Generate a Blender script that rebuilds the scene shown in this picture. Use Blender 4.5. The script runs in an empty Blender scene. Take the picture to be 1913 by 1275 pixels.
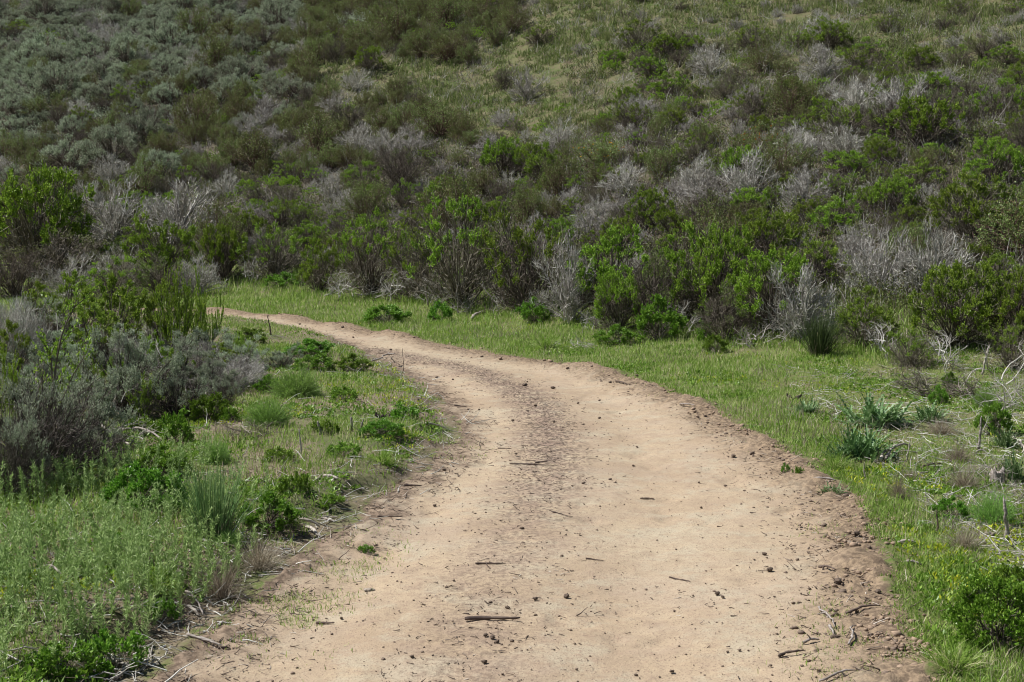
import bpy, math
import numpy as np
from math import radians, sin, cos, pi

# ------------------------------------------------------------------ camera, world, sun
scene = bpy.context.scene
COL = scene.collection
FPX = 2657.0                       # focal length in photo pixels (50 mm on 36 mm, 1913 px wide)
CAMZ = 1.9
PITCH = math.atan(237.5 / FPX)
cam_d = bpy.data.cameras.new('camera')
cam_d.lens = 50.0; cam_d.sensor_width = 36.0
cam_d.clip_start = 0.1; cam_d.clip_end = 2000
cam_d.dof.use_dof = True; cam_d.dof.focus_distance = 13.0; cam_d.dof.aperture_fstop = 14
cam = bpy.data.objects.new('camera', cam_d); COL.objects.link(cam)
cam.location = (0, 0, CAMZ); cam.rotation_euler = (pi / 2 - PITCH, 0, 0)
scene.camera = cam

SUN_ELEV, SUN_AZ = 54.0, -74.0     # azimuth measured from +Y (view direction) towards +X
world = bpy.data.worlds.new('World'); scene.world = world; world.use_nodes = True
wn = world.node_tree.nodes; wl = world.node_tree.links
bg = wn['Background']; sky = wn.new('ShaderNodeTexSky'); sky.sky_type = 'NISHITA'
sky.sun_disc = False; sky.sun_elevation = radians(SUN_ELEV); sky.sun_rotation = radians(SUN_AZ)
sky.air_density = 1.0; sky.dust_density = 0.6
wl.new(sky.outputs[0], bg.inputs[0]); bg.inputs[1].default_value = 0.05
sd = bpy.data.lights.new('sun', 'SUN'); sd.energy = 5.0; sd.angle = radians(0.5); sd.color = (1.0, 0.985, 0.96)
sun = bpy.data.objects.new('sun', sd); COL.objects.link(sun)
sun.rotation_euler = (radians(90 - SUN_ELEV), 0, radians(180 - SUN_AZ))
sun.location = (-20, 10, 30)
scene.view_settings.view_transform = 'Standard'; scene.view_settings.look = 'None'
scene.view_settings.exposure = 0.42; scene.view_settings.gamma = 1.0
scene.render.engine = 'CYCLES'
scene.cycles.filter_width = 1.05
scene.cycles.max_bounces = 5; scene.cycles.diffuse_bounces = 3; scene.cycles.transmission_bounces = 3

# ------------------------------------------------------------------ noise and geometry helpers
R0 = np.random.default_rng(7)
_T = R0.random((256, 256)).astype(np.float64)
def vnoise(x, y):
    x = np.asarray(x, float); y = np.asarray(y, float)
    xi = np.floor(x).astype(int); yi = np.floor(y).astype(int)
    fx = x - xi; fy = y - yi
    fx = fx * fx * (3 - 2 * fx); fy = fy * fy * (3 - 2 * fy)
    a = _T[xi & 255, yi & 255]; b = _T[(xi + 1) & 255, yi & 255]
    c = _T[xi & 255, (yi + 1) & 255]; d = _T[(xi + 1) & 255, (yi + 1) & 255]
    return (a + (b - a) * fx) * (1 - fy) + (c + (d - c) * fx) * fy
def fbm(x, y, o=4):
    s = 0; a = 1; t = 0
    for i in range(o):
        s = s + a * (vnoise(x * 2 ** i + 17.3 * i, y * 2 ** i + 9.1 * i) - .5); t += a; a *= .5
    return s / t * 2
def sstep(a, b, x):
    t = np.clip((x - a) / (b - a), 0, 1); return t * t * (3 - 2 * t)

def ray(px, py):
    cx = (px - 956.5) / FPX; cz = -(py - 637.5) / FPX
    return np.array([cx, cos(PITCH) + cz * sin(PITCH), -sin(PITCH) + cz * cos(PITCH)])
def flat(px, py):
    r = ray(px, py); t = -CAMZ / r[2]; return (r[0] * t, r[1] * t)
def project(x, y, z):
    dz = np.asarray(z) - CAMZ
    dep = y * cos(PITCH) - dz * sin(PITCH); up = y * sin(PITCH) + dz * cos(PITCH)
    return 956.5 + x / dep * FPX, 637.5 - up / dep * FPX, dep

LEFT_PX = [(265, 1275), (330, 1215), (430, 1130), (520, 1065), (590, 1010), (660, 965), (735, 915), (790, 872), (845, 825),
           (842, 790), (815, 745), (770, 710), (700, 668), (640, 645), (570, 622), (490, 606), (400, 598), (250, 592)]
RIGHT_PX = [(1725, 1275), (1700, 1180), (1668, 1085), (1645, 1000), (1620, 945), (1545, 895), (1465, 848), (1388, 800), (1310, 757),
            (1210, 715), (1100, 688), (985, 670), (900, 657), (740, 628), (600, 604), (500, 592), (400, 584), (250, 576)]
LE = [(-1.9, -8.), (-1.75, 0.), (-1.62, 4.)] + [flat(*p) for p in LEFT_PX] + [(-16., 26.4), (-40., 30.)]
RE = [(1.9, -8.), (1.9, 0.), (1.9, 4.)] + [flat(*p) for p in RIGHT_PX] + [(-16., 29.6), (-40., 34.)]
LE = np.array(LE); RE = np.array(RE)
def chaikin(P, n=2):
    for _ in range(n):
        Q = [P[0]]
        for a, b in zip(P[:-1], P[1:]): Q += [a * .75 + b * .25, a * .25 + b * .75]
        Q.append(P[-1]); P = np.array(Q)
    return P
LE = chaikin(LE); RE = chaikin(RE)
def dist_poly(x, y, P):
    d = np.full(x.shape, 1e9)
    for a, b in zip(P[:-1], P[1:]):
        ax, ay = a; bx, by = b - a
        t = np.clip(((x - ax) * bx + (y - ay) * by) / (bx * bx + by * by + 1e-12), 0, 1)
        d = np.minimum(d, np.hypot(x - ax - t * bx, y - ay - t * by))
    return d
def inside(x, y, P):
    c = np.zeros(x.shape, bool); n = len(P); j = n - 1
    for i in range(n):
        xi, yi = P[i]; xj, yj = P[j]
        if yi != yj:
            m = ((yi > y) != (yj > y)) & (x < (xj - xi) * (y - yi) / (yj - yi) + xi)
            c ^= m
        j = i
    return c
ROADP = np.vstack([LE, RE[::-1]])
LEFTP = np.vstack([LE, [(-80, 30), (-80, -8)]])
STRIP = np.array([flat(700, 655), flat(870, 688), flat(975, 730), flat(1020, 785), flat(1030, 850), flat(1005, 930), flat(970, 1010),
                  flat(900, 1100), flat(890, 1180), flat(870, 1270), (-.2, 3)])
def track(x, y):
    """signed distances: positive inside the track; dl from left edge, dr from right edge, and from the littered middle"""
    x = np.asarray(x, float); y = np.asarray(y, float)
    ins = inside(x, y, ROADP); lf = inside(x, y, LEFTP)
    dl = dist_poly(x, y, LE); dr = dist_poly(x, y, RE)
    wob = sstep(40, 25, y)
    dl = np.where(lf, -dl, dl); dr = np.where(ins | lf, dr, -dr)
    dl = dl + wob * (fbm(x * 1.6 + 4, y * 1.6, 3) * .10 * np.clip(12 / np.maximum(y, 1), .4, 1) + fbm(x * 6 + 4, y * 6, 2) * .035); dr = dr + wob * (fbm(x * 1.4 + 44, y * 1.4, 3) * .08 * np.clip(12 / np.maximum(y, 1), .35, 1) + fbm(x * 6 + 44, y * 6, 2) * .035)
    return dl, dr, dist_poly(x, y, STRIP)

_fx = np.linspace(-120, 120, 2401)
_fy = np.interp(_fx, [-120, -20, -12, -6, 0, 4, 6.5, 14, 120], [52, 42, 37.5, 32.5, 26.5, 20, 17.5, 13, -10])
_k = np.hanning(41); _k /= _k.sum(); _fy = np.convolve(np.pad(_fy, 20, 'edge'), _k, 'valid')
_sl = np.interp(_fx, [-60, -15, 0, 12, 60], [.46, .40, .335, .30, .30])
def height0(x, y):
    s = y - np.interp(x, _fx, _fy); sl = np.interp(x, _fx, _sl)
    k = 1.6
    rise = np.where(s > 20, s, k * np.log1p(np.exp(np.minimum(s, 20) / k)))
    hill = sl * np.where(rise > 130, 130 + (rise - 130) * .35, rise)
    m = sstep(0, 14, s)
    hill = hill + m * (fbm(x / 11, y / 11, 3) * 1.0 + fbm(x / 3.2, y / 3.2, 2) * .18)
    # gully running up the far left of the slope
    gx = x + 25 + (y - 60) * .25
    hill = hill - m * 1.4 * np.exp(-(gx / 3.5) ** 2)
    return hill
def height(x, y, tr=None):
    x = np.asarray(x, float); y = np.asarray(y, float)
    dl, dr, ds = track(x, y) if tr is None else tr
    z = height0(x, y)
    z = z + .11 * sstep(.06, .45, -dl + fbm(x * 2.3, y * 2.3, 2) * .22) * np.exp(-np.maximum(-dl - 1.2, 0) / 6.)     # low bank at the left edge
    z = z + fbm(x / 1.3, y / 1.3, 3) * .05 * sstep(.0, 1.2, -dl)
    z = z + .52 * np.exp(-(np.maximum(x + 6.9, 0) / 2.2) ** 2 - (np.minimum(y - 20.5, 0) / 3.6) ** 2 - (np.maximum(y - 20.5, 0) / 2.6) ** 2)
    b = np.where(dl > 0, np.exp(-((dr - .12) / .26) ** 2), 0)                # spoil ridge along the right edge
    z = z + b * np.clip(.035 + .11 * fbm(x * 1.1, y * 1.1, 3), 0, .11)
    z = z + fbm(x / 1.1, y / 1.1, 3) * .04 * sstep(0, 1.0, -dr)
    inr = sstep(0, .5, np.minimum(dl, dr))
    z = z - .03 * inr * np.exp(-((ds - .75) / .33) ** 2)                      # wheel tracks either side of the crown
    return z
def micro(x, y, t):
    dmin = np.minimum(t[0], t[1]); fine = (y > 3.5) & (y < 34); ins = sstep(-.3, .3, dmin)
    d = fbm(x * 9, y * 9, 3) * .006 * ins + np.maximum(fbm(x * 4 + 31, y * 4, 3) - .25, 0) * -.05 * ins + fbm(x * 22, y * 22, 2) * .004 * ins
    rough = np.exp(-((t[1] - .17) / .24) ** 2) * (t[0] > 0) + .8 * np.exp(-((t[0] - .1) / .22) ** 2) + .5 * np.exp(-(t[2] / .40) ** 2) * (dmin > 0) * (.35 + .65 * sstep(7.5, 12, y))
    d = d + np.clip(1.35 - y / 22, .25, 1) * rough * (np.abs(fbm(x * 7, y * 7, 3)) * .045 + np.maximum(fbm(x * 17 + 5, y * 17, 2) - .1, 0) * .08 * sstep(-.2, .4, fbm(x * 1.5, y * 1.5 + 7, 2)))
    return np.where(fine, d, 0)
def H(x, y): return float(height(np.array([x]), np.array([y]))[0])
def at(px, py):
    r = ray(px, py); t = np.geomspace(3, 260, 1500)
    X = r[0] * t; Y = r[1] * t; Z = CAMZ + r[2] * t
    g = height(X, Y) - Z
    i = int(np.argmax(g > 0)) if (g > 0).any() else len(t) - 1
    if i > 0:
        f = g[i - 1] / (g[i - 1] - g[i]); tt = t[i - 1] + (t[i] - t[i - 1]) * f
    else: tt = t[0]
    return r[0] * tt, r[1] * tt, CAMZ + r[2] * tt

class Geo:
    def __init__(s): s.V = []; s.Q = []; s.T = []; s.n = 0
    def add(s, V, Q=None, T=None):
        V = np.asarray(V, np.float32).reshape(-1, 3)
        if Q is not None and len(Q): s.Q.append(np.asarray(Q, np.int64).reshape(-1, 4) + s.n)
        if T is not None and len(T): s.T.append(np.asarray(T, np.int64).reshape(-1, 3) + s.n)
        s.V.append(V); s.n += len(V)
    def arr(s): return np.vstack(s.V) if s.V else np.zeros((0, 3))
    def scale(s, k):
        s.V = [v * np.asarray(k, np.float32) for v in s.V]
    def mesh(s, name, mat, smooth=False):
        V = s.arr(); Q = np.vstack(s.Q) if s.Q else np.zeros((0, 4), int); T = np.vstack(s.T) if s.T else np.zeros((0, 3), int)
        me = bpy.data.meshes.new(name)
        me.vertices.add(len(V)); me.vertices.foreach_set('co', V.astype(np.float32).ravel())
        loops = np.concatenate([Q.ravel(), T.ravel()]).astype(np.int32)
        me.loops.add(len(loops)); me.loops.foreach_set('vertex_index', loops)
        st = np.concatenate([np.arange(len(Q)) * 4, len(Q) * 4 + np.arange(len(T)) * 3]).astype(np.int32)
        me.polygons.add(len(st)); me.polygons.foreach_set('loop_start', st)
        me.polygons.foreach_set('loop_total', np.concatenate([np.full(len(Q), 4), np.full(len(T), 3)]).astype(np.int32))
        if smooth: me.polygons.foreach_set('use_smooth', np.ones(len(st), bool))
        me.materials.append(mat); me.update(calc_edges=True)
        return me
def unit(v): return v / np.maximum(np.linalg.norm(v, axis=-1, keepdims=True), 1e-9)
def leaves(g, P, D, L, W, rng, fold=0.0):
    n = len(P)
    if n == 0: return
    D = unit(D); S = unit(np.cross(D, rng.normal(size=(n, 3))))
    L = np.broadcast_to(L, (n,))[:, None]; W = np.broadcast_to(W, (n,))[:, None]
    a = P; b = P + D * L * .45 + S * W * .5; c = P + D * L; d = P + D * L * .45 - S * W * .5
    V = np.stack([a, b, c, d], 1).reshape(-1, 3); g.add(V, np.arange(n * 4).reshape(n, 4))
def tube(g, pts, r0, r1, sides, rng):
    n, k, _ = pts.shape
    if n == 0: return
    tan = unit(np.gradient(pts, axis=1)); ref = rng.normal(size=(n, 1, 3))
    A = unit(np.cross(tan, ref)); B = np.cross(tan, A)
    r0 = np.broadcast_to(r0, (n,)); r1 = np.broadcast_to(r1, (n,))
    t = np.linspace(0, 1, k)[None, :]; r = (r0[:, None] * (1 - t) + r1[:, None] * t)[..., None]
    if sides == 2:
        V = np.stack([pts + A * r, pts - A * r], 2).reshape(-1, 3)
        base = (np.arange(n) * k * 2)[:, None] + (np.arange(k - 1) * 2)[None, :]
        g.add(V, np.stack([base, base + 1, base + 3, base + 2], -1).reshape(-1, 4)); return
    ang = np.arange(sides) / sides * 2 * pi
    V = np.stack([pts + (A * cos(a) + B * sin(a)) * r for a in ang], 2).reshape(-1, 3)
    base = (np.arange(n) * k * sides)[:, None, None] + (np.arange(k - 1) * sides)[None, :, None]
    j = np.arange(sides)[None, None, :]; j2 = (j + 1) % sides
    g.add(V, np.stack([base + j, base + j2, base + sides + j2, base + sides + j], -1).reshape(-1, 4))
def grow(P, D, L, k, wig, up, rng):
    n = len(P); pts = np.zeros((n, k, 3)); pts[:, 0] = P; d = unit(D)
    for i in range(1, k):
        d = unit(d + rng.normal(size=(n, 3)) * wig + np.array([0, 0, up]))
        pts[:, i] = pts[:, i - 1] + d * (L / (k - 1))[:, None]
    return pts
def sprout(pts, n, t0, t1, spread, up, out, rng):
    N, k, _ = pts.shape
    t = rng.uniform(t0, t1, (N, n)) * (k - 1); i = np.clip(t.astype(int), 0, k - 2); f = (t - i)[..., None]
    idx = np.arange(N)[:, None]; a = pts[idx, i]; b = pts[idx, i + 1]
    P = (a + (b - a) * f).reshape(-1, 3); T = unit(b - a).reshape(-1, 3)
    O = unit(P * np.array([1, 1, .6])) * out
    D = unit(T + rng.normal(size=T.shape) * spread + O + np.array([0, 0, up]))
    return P, D

# ------------------------------------------------------------------ materials
def newmat(name):
    m = bpy.data.materials.new(name); m.use_nodes = True
    for n in list(m.node_tree.nodes):
        if n.type != 'OUTPUT_MATERIAL': m.node_tree.nodes.remove(n)
    return m, m.node_tree.nodes, m.node_tree.links, m.node_tree.nodes['Material Output']
def ramp(nodes, stops):
    r = nodes.new('ShaderNodeValToRGB'); e = r.color_ramp.elements
    while len(e) < len(stops): e.new(0.5)
    for i, (p, c) in enumerate(stops): e[i].position = p; e[i].color = (*c, 1)
    return r
def organic(name, stops, transl=.3, rough=.55, spec=.3, nscale=1.3, objvar=.35, huevar=0.02):
    m, N, L, out = newmat(name)
    geo = N.new('ShaderNodeNewGeometry'); oi = N.new('ShaderNodeObjectInfo')
    noi = N.new('ShaderNodeTexNoise'); noi.inputs['Scale'].default_value = nscale; noi.inputs['Detail'].default_value = 2
    L.new(geo.outputs['Position'], noi.inputs['Vector'])
    a = N.new('ShaderNodeMath'); a.operation = 'MULTIPLY_ADD'; L.new(noi.outputs[0], a.inputs[0]); a.inputs[1].default_value = .9; a.inputs[2].default_value = -.45
    b = N.new('ShaderNodeMath'); b.operation = 'ADD'; b.use_clamp = True; L.new(geo.outputs['Random Per Island'], b.inputs[0]); L.new(a.outputs[0], b.inputs[1])
    r = ramp(N, stops); L.new(b.outputs[0], r.inputs[0])
    v = N.new('ShaderNodeMath'); v.operation = 'MULTIPLY_ADD'; L.new(oi.outputs['Random'], v.inputs[0]); v.inputs[1].default_value = objvar; v.inputs[2].default_value = 1 - objvar / 2
    hs = N.new('ShaderNodeHueSaturation'); L.new(r.outputs[0], hs.inputs['Color']); L.new(v.outputs[0], hs.inputs['Value'])
    h = N.new('ShaderNodeMath'); h.operation = 'MULTIPLY_ADD'; L.new(oi.outputs['Random'], h.inputs[0]); h.inputs[1].default_value = huevar * 2; h.inputs[2].default_value = .5 - huevar
    L.new(h.outputs[0], hs.inputs['Hue'])
    p = N.new('ShaderNodeBsdfPrincipled'); p.inputs['Roughness'].default_value = rough; p.inputs['Specular IOR Level'].default_value = spec
    L.new(hs.outputs[0], p.inputs['Base Color'])
    if transl > 0:
        t = N.new('ShaderNodeBsdfTranslucent'); L.new(hs.outputs[0], t.inputs['Color'])
        mx = N.new('ShaderNodeMixShader'); mx.inputs[0].default_value = transl
        L.new(p.outputs[0], mx.inputs[1]); L.new(t.outputs[0], mx.inputs[2]); L.new(mx.outputs[0], out.inputs[0])
    else: L.new(p.outputs[0], out.inputs[0])
    return m
M = {}
M['green'] = organic('coyote_leaf', [(0, (.11, .19, .016)), (.5, (.24, .37, .034)), (1, (.45, .58, .09))], .22, .5, .3, nscale=2.5, objvar=.45, huevar=.012)
M['fresh'] = organic('fresh_leaf', [(0, (.08, .18, .012)), (.5, (.15, .30, .025)), (1, (.29, .45, .07))], .3, .42, .35)
M['olive'] = organic('olive_leaf', [(0, (.18, .12, .06)), (.2, (.13, .165, .045)), (.7, (.20, .27, .075)), (1, (.33, .39, .14))], .25, .5, .3, objvar=.5)
M['sage'] = organic('sage_leaf', [(0, (.22, .28, .165)), (.5, (.38, .44, .30)), (1, (.57, .62, .46))], .25, .7, .2, objvar=.5, huevar=.015)
M['feather'] = organic('feathery_leaf', [(0, (.16, .31, .04)), (.5, (.28, .47, .09)), (1, (.42, .60, .18))], .35, .6, .25, huevar=.01)
M['spike'] = organic('herb_leaf', [(0, (.23, .35, .10)), (.5, (.36, .50, .17)), (1, (.54, .66, .30))], .3, .6, .2, huevar=.0, nscale=2.2)
M['thistle'] = organic('thistle_leaf', [(0, (.07, .14, .04)), (.6, (.13, .23, .075)), (1, (.27, .36, .17))], .2, .5, .35, huevar=.01)
M['rush'] = organic('rush_stem', [(0, (.10, .17, .05)), (.6, (.17, .27, .09)), (1, (.30, .36, .15))], .1, .5, .35)
M['broom'] = organic('broom_stem', [(0, (.04, .065, .022)), (.7, (.07, .105, .035)), (1, (.12, .17, .06))], .1, .5, .35)
M['grass'] = organic('grass_blade', [(0, (.13, .22, .03)), (.45, (.23, .37, .055)), (.8, (.36, .46, .12)), (1, (.58, .52, .32))], .4, .5, .25, nscale=1.6, huevar=0, objvar=0)
M['hillgrass'] = organic('hill_grass_blade', [(0, (.09, .14, .03)), (.45, (.17, .23, .06)), (.75, (.27, .28, .12)), (1, (.44, .38, .27))], .3, .6, .2, nscale=1.4, huevar=0, objvar=0)
M['dry'] = organic('dry_grass_blade', [(0, (.17, .13, .09)), (.5, (.34, .28, .20)), (1, (.56, .49, .38))], .3, .6, .2, huevar=.01)
M['bark'] = organic('brown_twig', [(0, (.065, .052, .04)), (.5, (.135, .11, .085)), (1, (.29, .25, .20))], 0, .8, .2)
M['grey'] = organic('grey_twig', [(0, (.22, .20, .17)), (.5, (.39, .365, .325)), (1, (.66, .63, .58))], 0, .8, .2)
M['white'] = organic('bleached_wood', [(0, (.25, .22, .19)), (.5, (.40, .36, .32)), (1, (.62, .58, .53))], 0, .8, .2)
M['darktwig'] = organic('dark_twig', [(0, (.045, .035, .03)), (.6, (.10, .08, .065)), (1, (.24, .21, .18))], 0, .8, .2)
M['redtwig'] = organic('reddish_twig', [(0, (.11, .07, .055)), (.5, (.19, .125, .095)), (1, (.29, .20, .16))], 0, .8, .2)
M['litter'] = organic('litter_scrap', [(0, (.07, .05, .04)), (.55, (.16, .12, .09)), (.9, (.30, .24, .19)), (1, (.55, .48, .40))], 0, .85, .15, huevar=0, objvar=0)
M['ochre'] = organic('orange_flower', [(0, (.35, .14, .02)), (1, (.60, .30, .03))], .3, .6, .2)
M['yellow'] = organic('yellow_green_leaf', [(0, (.20, .27, .02)), (.7, (.36, .42, .03)), (1, (.55, .50, .04))], .35, .5, .3)

def wood(name, dark, light):
    m, N, L, out = newmat(name)
    tc = N.new('ShaderNodeTexCoord'); n = N.new('ShaderNodeTexNoise'); n.inputs['Scale'].default_value = 22; n.inputs['Detail'].default_value = 6
    mp = N.new('ShaderNodeMapping'); mp.inputs['Scale'].default_value = (.25, 3, 3); L.new(tc.outputs['Object'], mp.inputs[0]); L.new(mp.outputs[0], n.inputs['Vector'])
    r = ramp(N, [(.3, dark), (.7, light)]); L.new(n.outputs[0], r.inputs[0])
    p = N.new('ShaderNodeBsdfPrincipled'); p.inputs['Roughness'].default_value = .85; p.inputs['Specular IOR Level'].default_value = .2; L.new(r.outputs[0], p.inputs['Base Color'])
    b = N.new('ShaderNodeBump'); b.inputs['Strength'].default_value = .6; b.inputs['Distance'].default_value = .01; L.new(n.outputs[0], b.inputs['Height']); L.new(b.outputs[0], p.inputs['Normal'])
    L.new(p.outputs[0], out.inputs[0]); return m
M['stick'] = wood('weathered_stick', (.16, .13, .11), (.42, .37, .33))
M['stickdark'] = wood('dark_stick', (.05, .035, .03), (.17, .125, .10))
M['stickpale'] = wood('bleached_stick', (.26, .22, .18), (.58, .52, .45))
M['charred'] = wood('charred_wood', (.02, .015, .012), (.07, .05, .04))
M['clod'] = wood('soil_clod', (.09, .065, .048), (.27, .20, .15))
M['stone'] = wood('pale_stone', (.30, .25, .20), (.55, .46, .37))

def ground_mat():
    m, N, L, out = newmat('track_and_soil')
    def math_(op, a, b=None, c=None, clamp=False):
        n = N.new('ShaderNodeMath'); n.operation = op; n.use_clamp = clamp
        for i, v in enumerate((a, b, c)):
            if v is None: continue
            if isinstance(v, (int, float)): n.inputs[i].default_value = v
            else: L.new(v, n.inputs[i])
        return n.outputs[0]
    def attr(nm):
        a = N.new('ShaderNodeAttribute'); a.attribute_name = nm; return a.outputs['Fac']
    geo = N.new('ShaderNodeNewGeometry')
    def noise(sc, det=4, ro=.5, stretch=None):
        n = N.new('ShaderNodeTexNoise'); n.inputs['Scale'].default_value = sc; n.inputs['Detail'].default_value = det; n.inputs['Roughness'].default_value = ro
        L.new(geo.outputs['Position'], n.inputs['Vector']); return n.outputs[0]
    def mr(v, a, b, c=0, d=1):
        n = N.new('ShaderNodeMapRange'); n.interpolation_type = 'SMOOTHSTEP'; L.new(v, n.inputs[0])
        for i, q in enumerate((a, b, c, d)): n.inputs[i + 1].default_value = q
        return n.outputs[0]
    def mix(f, a, b):
        n = N.new('ShaderNodeMix'); n.data_type = 'RGBA'
        if isinstance(f, (int, float)): n.inputs[0].default_value = f
        else: L.new(f, n.inputs[0])
        for i, v in ((6, a), (7, b)):
            if isinstance(v, tuple): n.inputs[i].default_value = (*v, 1)
            else: L.new(v, n.inputs[i])
        return n.outputs[2]
    dl, dr, ds, hl, op = attr('dl'), attr('dr'), attr('ds'), attr('hill'), attr('open')
    sx = N.new('ShaderNodeSeparateXYZ'); L.new(geo.outputs['Position'], sx.inputs[0])
    farw = mr(sx.outputs[1], 7.5, 12, .38, 1)
    n1, n2, n3, n4, n5 = noise(1.1), noise(5, 5, .6), noise(28, 5, .65), noise(110, 3, .6), noise(.35, 3)
    sand = mix(mr(n1, .35, .68), (.43, .333, .224), (.36, .270, .180))
    sand = mix(mr(n2, .40, .72, 0, .75), sand, (.34, .255, .18))
    sand = mix(mr(noise(.8, 6, .65), .48, .62, 0, .4), sand, (.40, .32, .24))
    sand = mix(mr(n5, .45, .65, 0, .5), sand, (.455, .375, .262))
    sand = mix(mr(noise(13, 6, .7), .46, .66, 0, .6), sand, (.33, .245, .17))
    sand = mix(mr(noise(2.3, 6, .75), .48, .64, 0, .55), sand, (.42, .37, .27))
    sand = mix(mr(n3, .54, .72, 0, .7), sand, (.30, .21, .15))
    sand = mix(mr(n4, .56, .66, 0, .85), sand, (.19, .14, .105))
    sand = mix(mr(noise(46, 4, .7), .60, .68, 0, .6), sand, (.16, .12, .09))
    # disturbed darker crown of the track
    st = math_('MULTIPLY', mr(ds, .0, .46, 1, 0), mr(n2, .36, .62))
    sand = mix(math_('MULTIPLY', math_('MULTIPLY', st, farw), .85), sand, (.26, .185, .14))
    st2 = math_('MULTIPLY', mr(ds, .05, .46, 1, 0), mr(n3, .45, .57))
    sand = mix(math_('MULTIPLY', math_('MULTIPLY', st2, farw), 1.0), sand, (.115, .085, .065))
    # loose red-brown spoil along right edge, litter along left edge
    en = math_('MULTIPLY', math_('SUBTRACT', n2, .5), .5)
    eb = mr(math_('ADD', dr, math_('MULTIPLY', en, 1.4)), .14, .64, 1, 0)
    spoil = mix(mr(n3, .36, .60), (.29, .21, .135), (.12, .085, .058))
    sand = mix(math_('MULTIPLY', eb, .92), sand, spoil)
    lb = mr(math_('ADD', dl, math_('MULTIPLY', math_('SUBTRACT', n2, .5), 1.0)), .03, .36, 1, 0)
    mulch = mix(mr(n3, .35, .6), (.25, .18, .13), (.08, .055, .04))
    sand = mix(math_('MULTIPLY', lb, .85), sand, mulch)
    soil = mix(mr(n2, .35, .65), (.11, .085, .05), (.17, .135, .085))
    verge = mix(mr(n3, .35, .6), (.09, .14, .03), (.15, .15, .06))
    verge = mix(mr(n1, .52, .75, 0, .7), verge, mix(mr(n3, .4, .6), soil, (.26, .20, .15)))
    leftg = mix(mr(n1, .42, .65), mix(mr(n3, .4, .6), soil, (.24, .19, .14)), (.10, .115, .045))
    hg = mix(mr(n1, .35, .65), (.075, .10, .03), (.14, .135, .065))
    hg = mix(mr(n2, .45, .6, 0, .6), hg, (.15, .11, .075))
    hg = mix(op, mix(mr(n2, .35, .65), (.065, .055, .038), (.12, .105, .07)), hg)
    off = mix(mr(dl, -.02, .02), leftg, verge)
    off = mix(mr(hl, .1, 1.2), off, hg)
    edge = math_('ADD', math_('MINIMUM', dl, dr), math_('MULTIPLY', math_('SUBTRACT', n2, .5), .28))
    edge = math_('ADD', edge, math_('MULTIPLY', math_('SUBTRACT', n3, .5), .12))
    col = mix(mr(edge, -.03, .05), off, sand)
    p = N.new('ShaderNodeBsdfPrincipled'); p.inputs['Roughness'].default_value = .95; p.inputs['Specular IOR Level'].default_value = .1
    L.new(col, p.inputs['Base Color'])
    hgt = math_('ADD', math_('MULTIPLY', n3, .7), math_('MULTIPLY', n4, .35))
    b = N.new('ShaderNodeBump'); b.inputs['Strength'].default_value = .55; b.inputs['Distance'].default_value = .02
    L.new(hgt, b.inputs['Height']); L.new(b.outputs[0], p.inputs['Normal']); L.new(p.outputs[0], out.inputs[0])
    return m
M['ground'] = ground_mat()

# ------------------------------------------------------------------ objects, tags
def link(name, me, parent=None):
    o = bpy.data.objects.new(name, me); COL.objects.link(o)
    if parent is not None: o.parent = parent
    return o
def tag(o, label=None, cat=None, group=None, kind=None):
    if label: o['label'] = label
    if cat: o['category'] = cat
    if group: o['group'] = group
    if kind: o['kind'] = kind
    return o
def empty(name, loc=(0, 0, 0)):
    o = bpy.data.objects.new(name, None); COL.objects.link(o); o.location = loc; o.empty_display_size = .2; return o

# ------------------------------------------------------------------ ground: one sheet, cut along the track edges
def axis(lo, hi, segs):
    out = [lo]; x = lo
    while x < hi:
        st = segs(x); x += st; out.append(x)
    return np.array(out)
ys = axis(-8, 330, lambda y: .5 if y < 3 else (.028 if y < 9 else (.028 + (y - 9) * .0045 if y < 30 else .13 + (y - 30) * .02)))
xp = axis(0, 200, lambda x: .032 if x < 3.2 else .032 + (x - 3.2) * .035)
xs = np.concatenate([-xp[:0:-1], xp])
X, Y = np.meshgrid(xs, ys); tr = track(X, Y)
Z = height(X, Y, tr)
dmin = np.minimum(tr[0], tr[1])
Z = Z + micro(X, Y, tr)
ny, nx = X.shape
V = np.stack([X, Y, Z], -1).reshape(-1, 3)
base = (np.arange(ny - 1) * nx)[:, None] + np.arange(nx - 1)[None, :]
F = np.stack([base, base + 1, base + nx + 1, base + nx], -1).reshape(-1, 4)
dq = dmin.ravel()[F].mean(1)
hillv = np.maximum(Y - np.interp(X, _fx, _fy) + 1.5, 0).ravel()
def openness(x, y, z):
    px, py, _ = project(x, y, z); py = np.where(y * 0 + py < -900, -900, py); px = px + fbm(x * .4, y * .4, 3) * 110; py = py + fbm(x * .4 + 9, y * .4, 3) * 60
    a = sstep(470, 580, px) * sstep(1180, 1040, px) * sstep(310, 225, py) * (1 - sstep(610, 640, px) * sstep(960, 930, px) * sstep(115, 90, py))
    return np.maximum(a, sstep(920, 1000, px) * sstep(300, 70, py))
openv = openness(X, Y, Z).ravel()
def sheet(name, faces):
    used, inv = np.unique(faces.ravel(), return_inverse=True)
    g = Geo(); g.add(V[used], inv.reshape(-1, 4)); me = g.mesh(name, M['ground'], True)
    for nm, arr in (('dl', tr[0]), ('dr', tr[1]), ('ds', tr[2]), ('hill', hillv), ('open', openv)):
        a = me.attributes.new(nm, 'FLOAT', 'POINT'); a.data.foreach_set('value', np.clip(arr.ravel()[used], -9, 9).astype(np.float32))
    return link(name, me)
tag(sheet('dirt_track', F[dq > 0]), kind='structure')
tag(sheet('ground', F[dq <= 0]), kind='structure')

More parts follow.
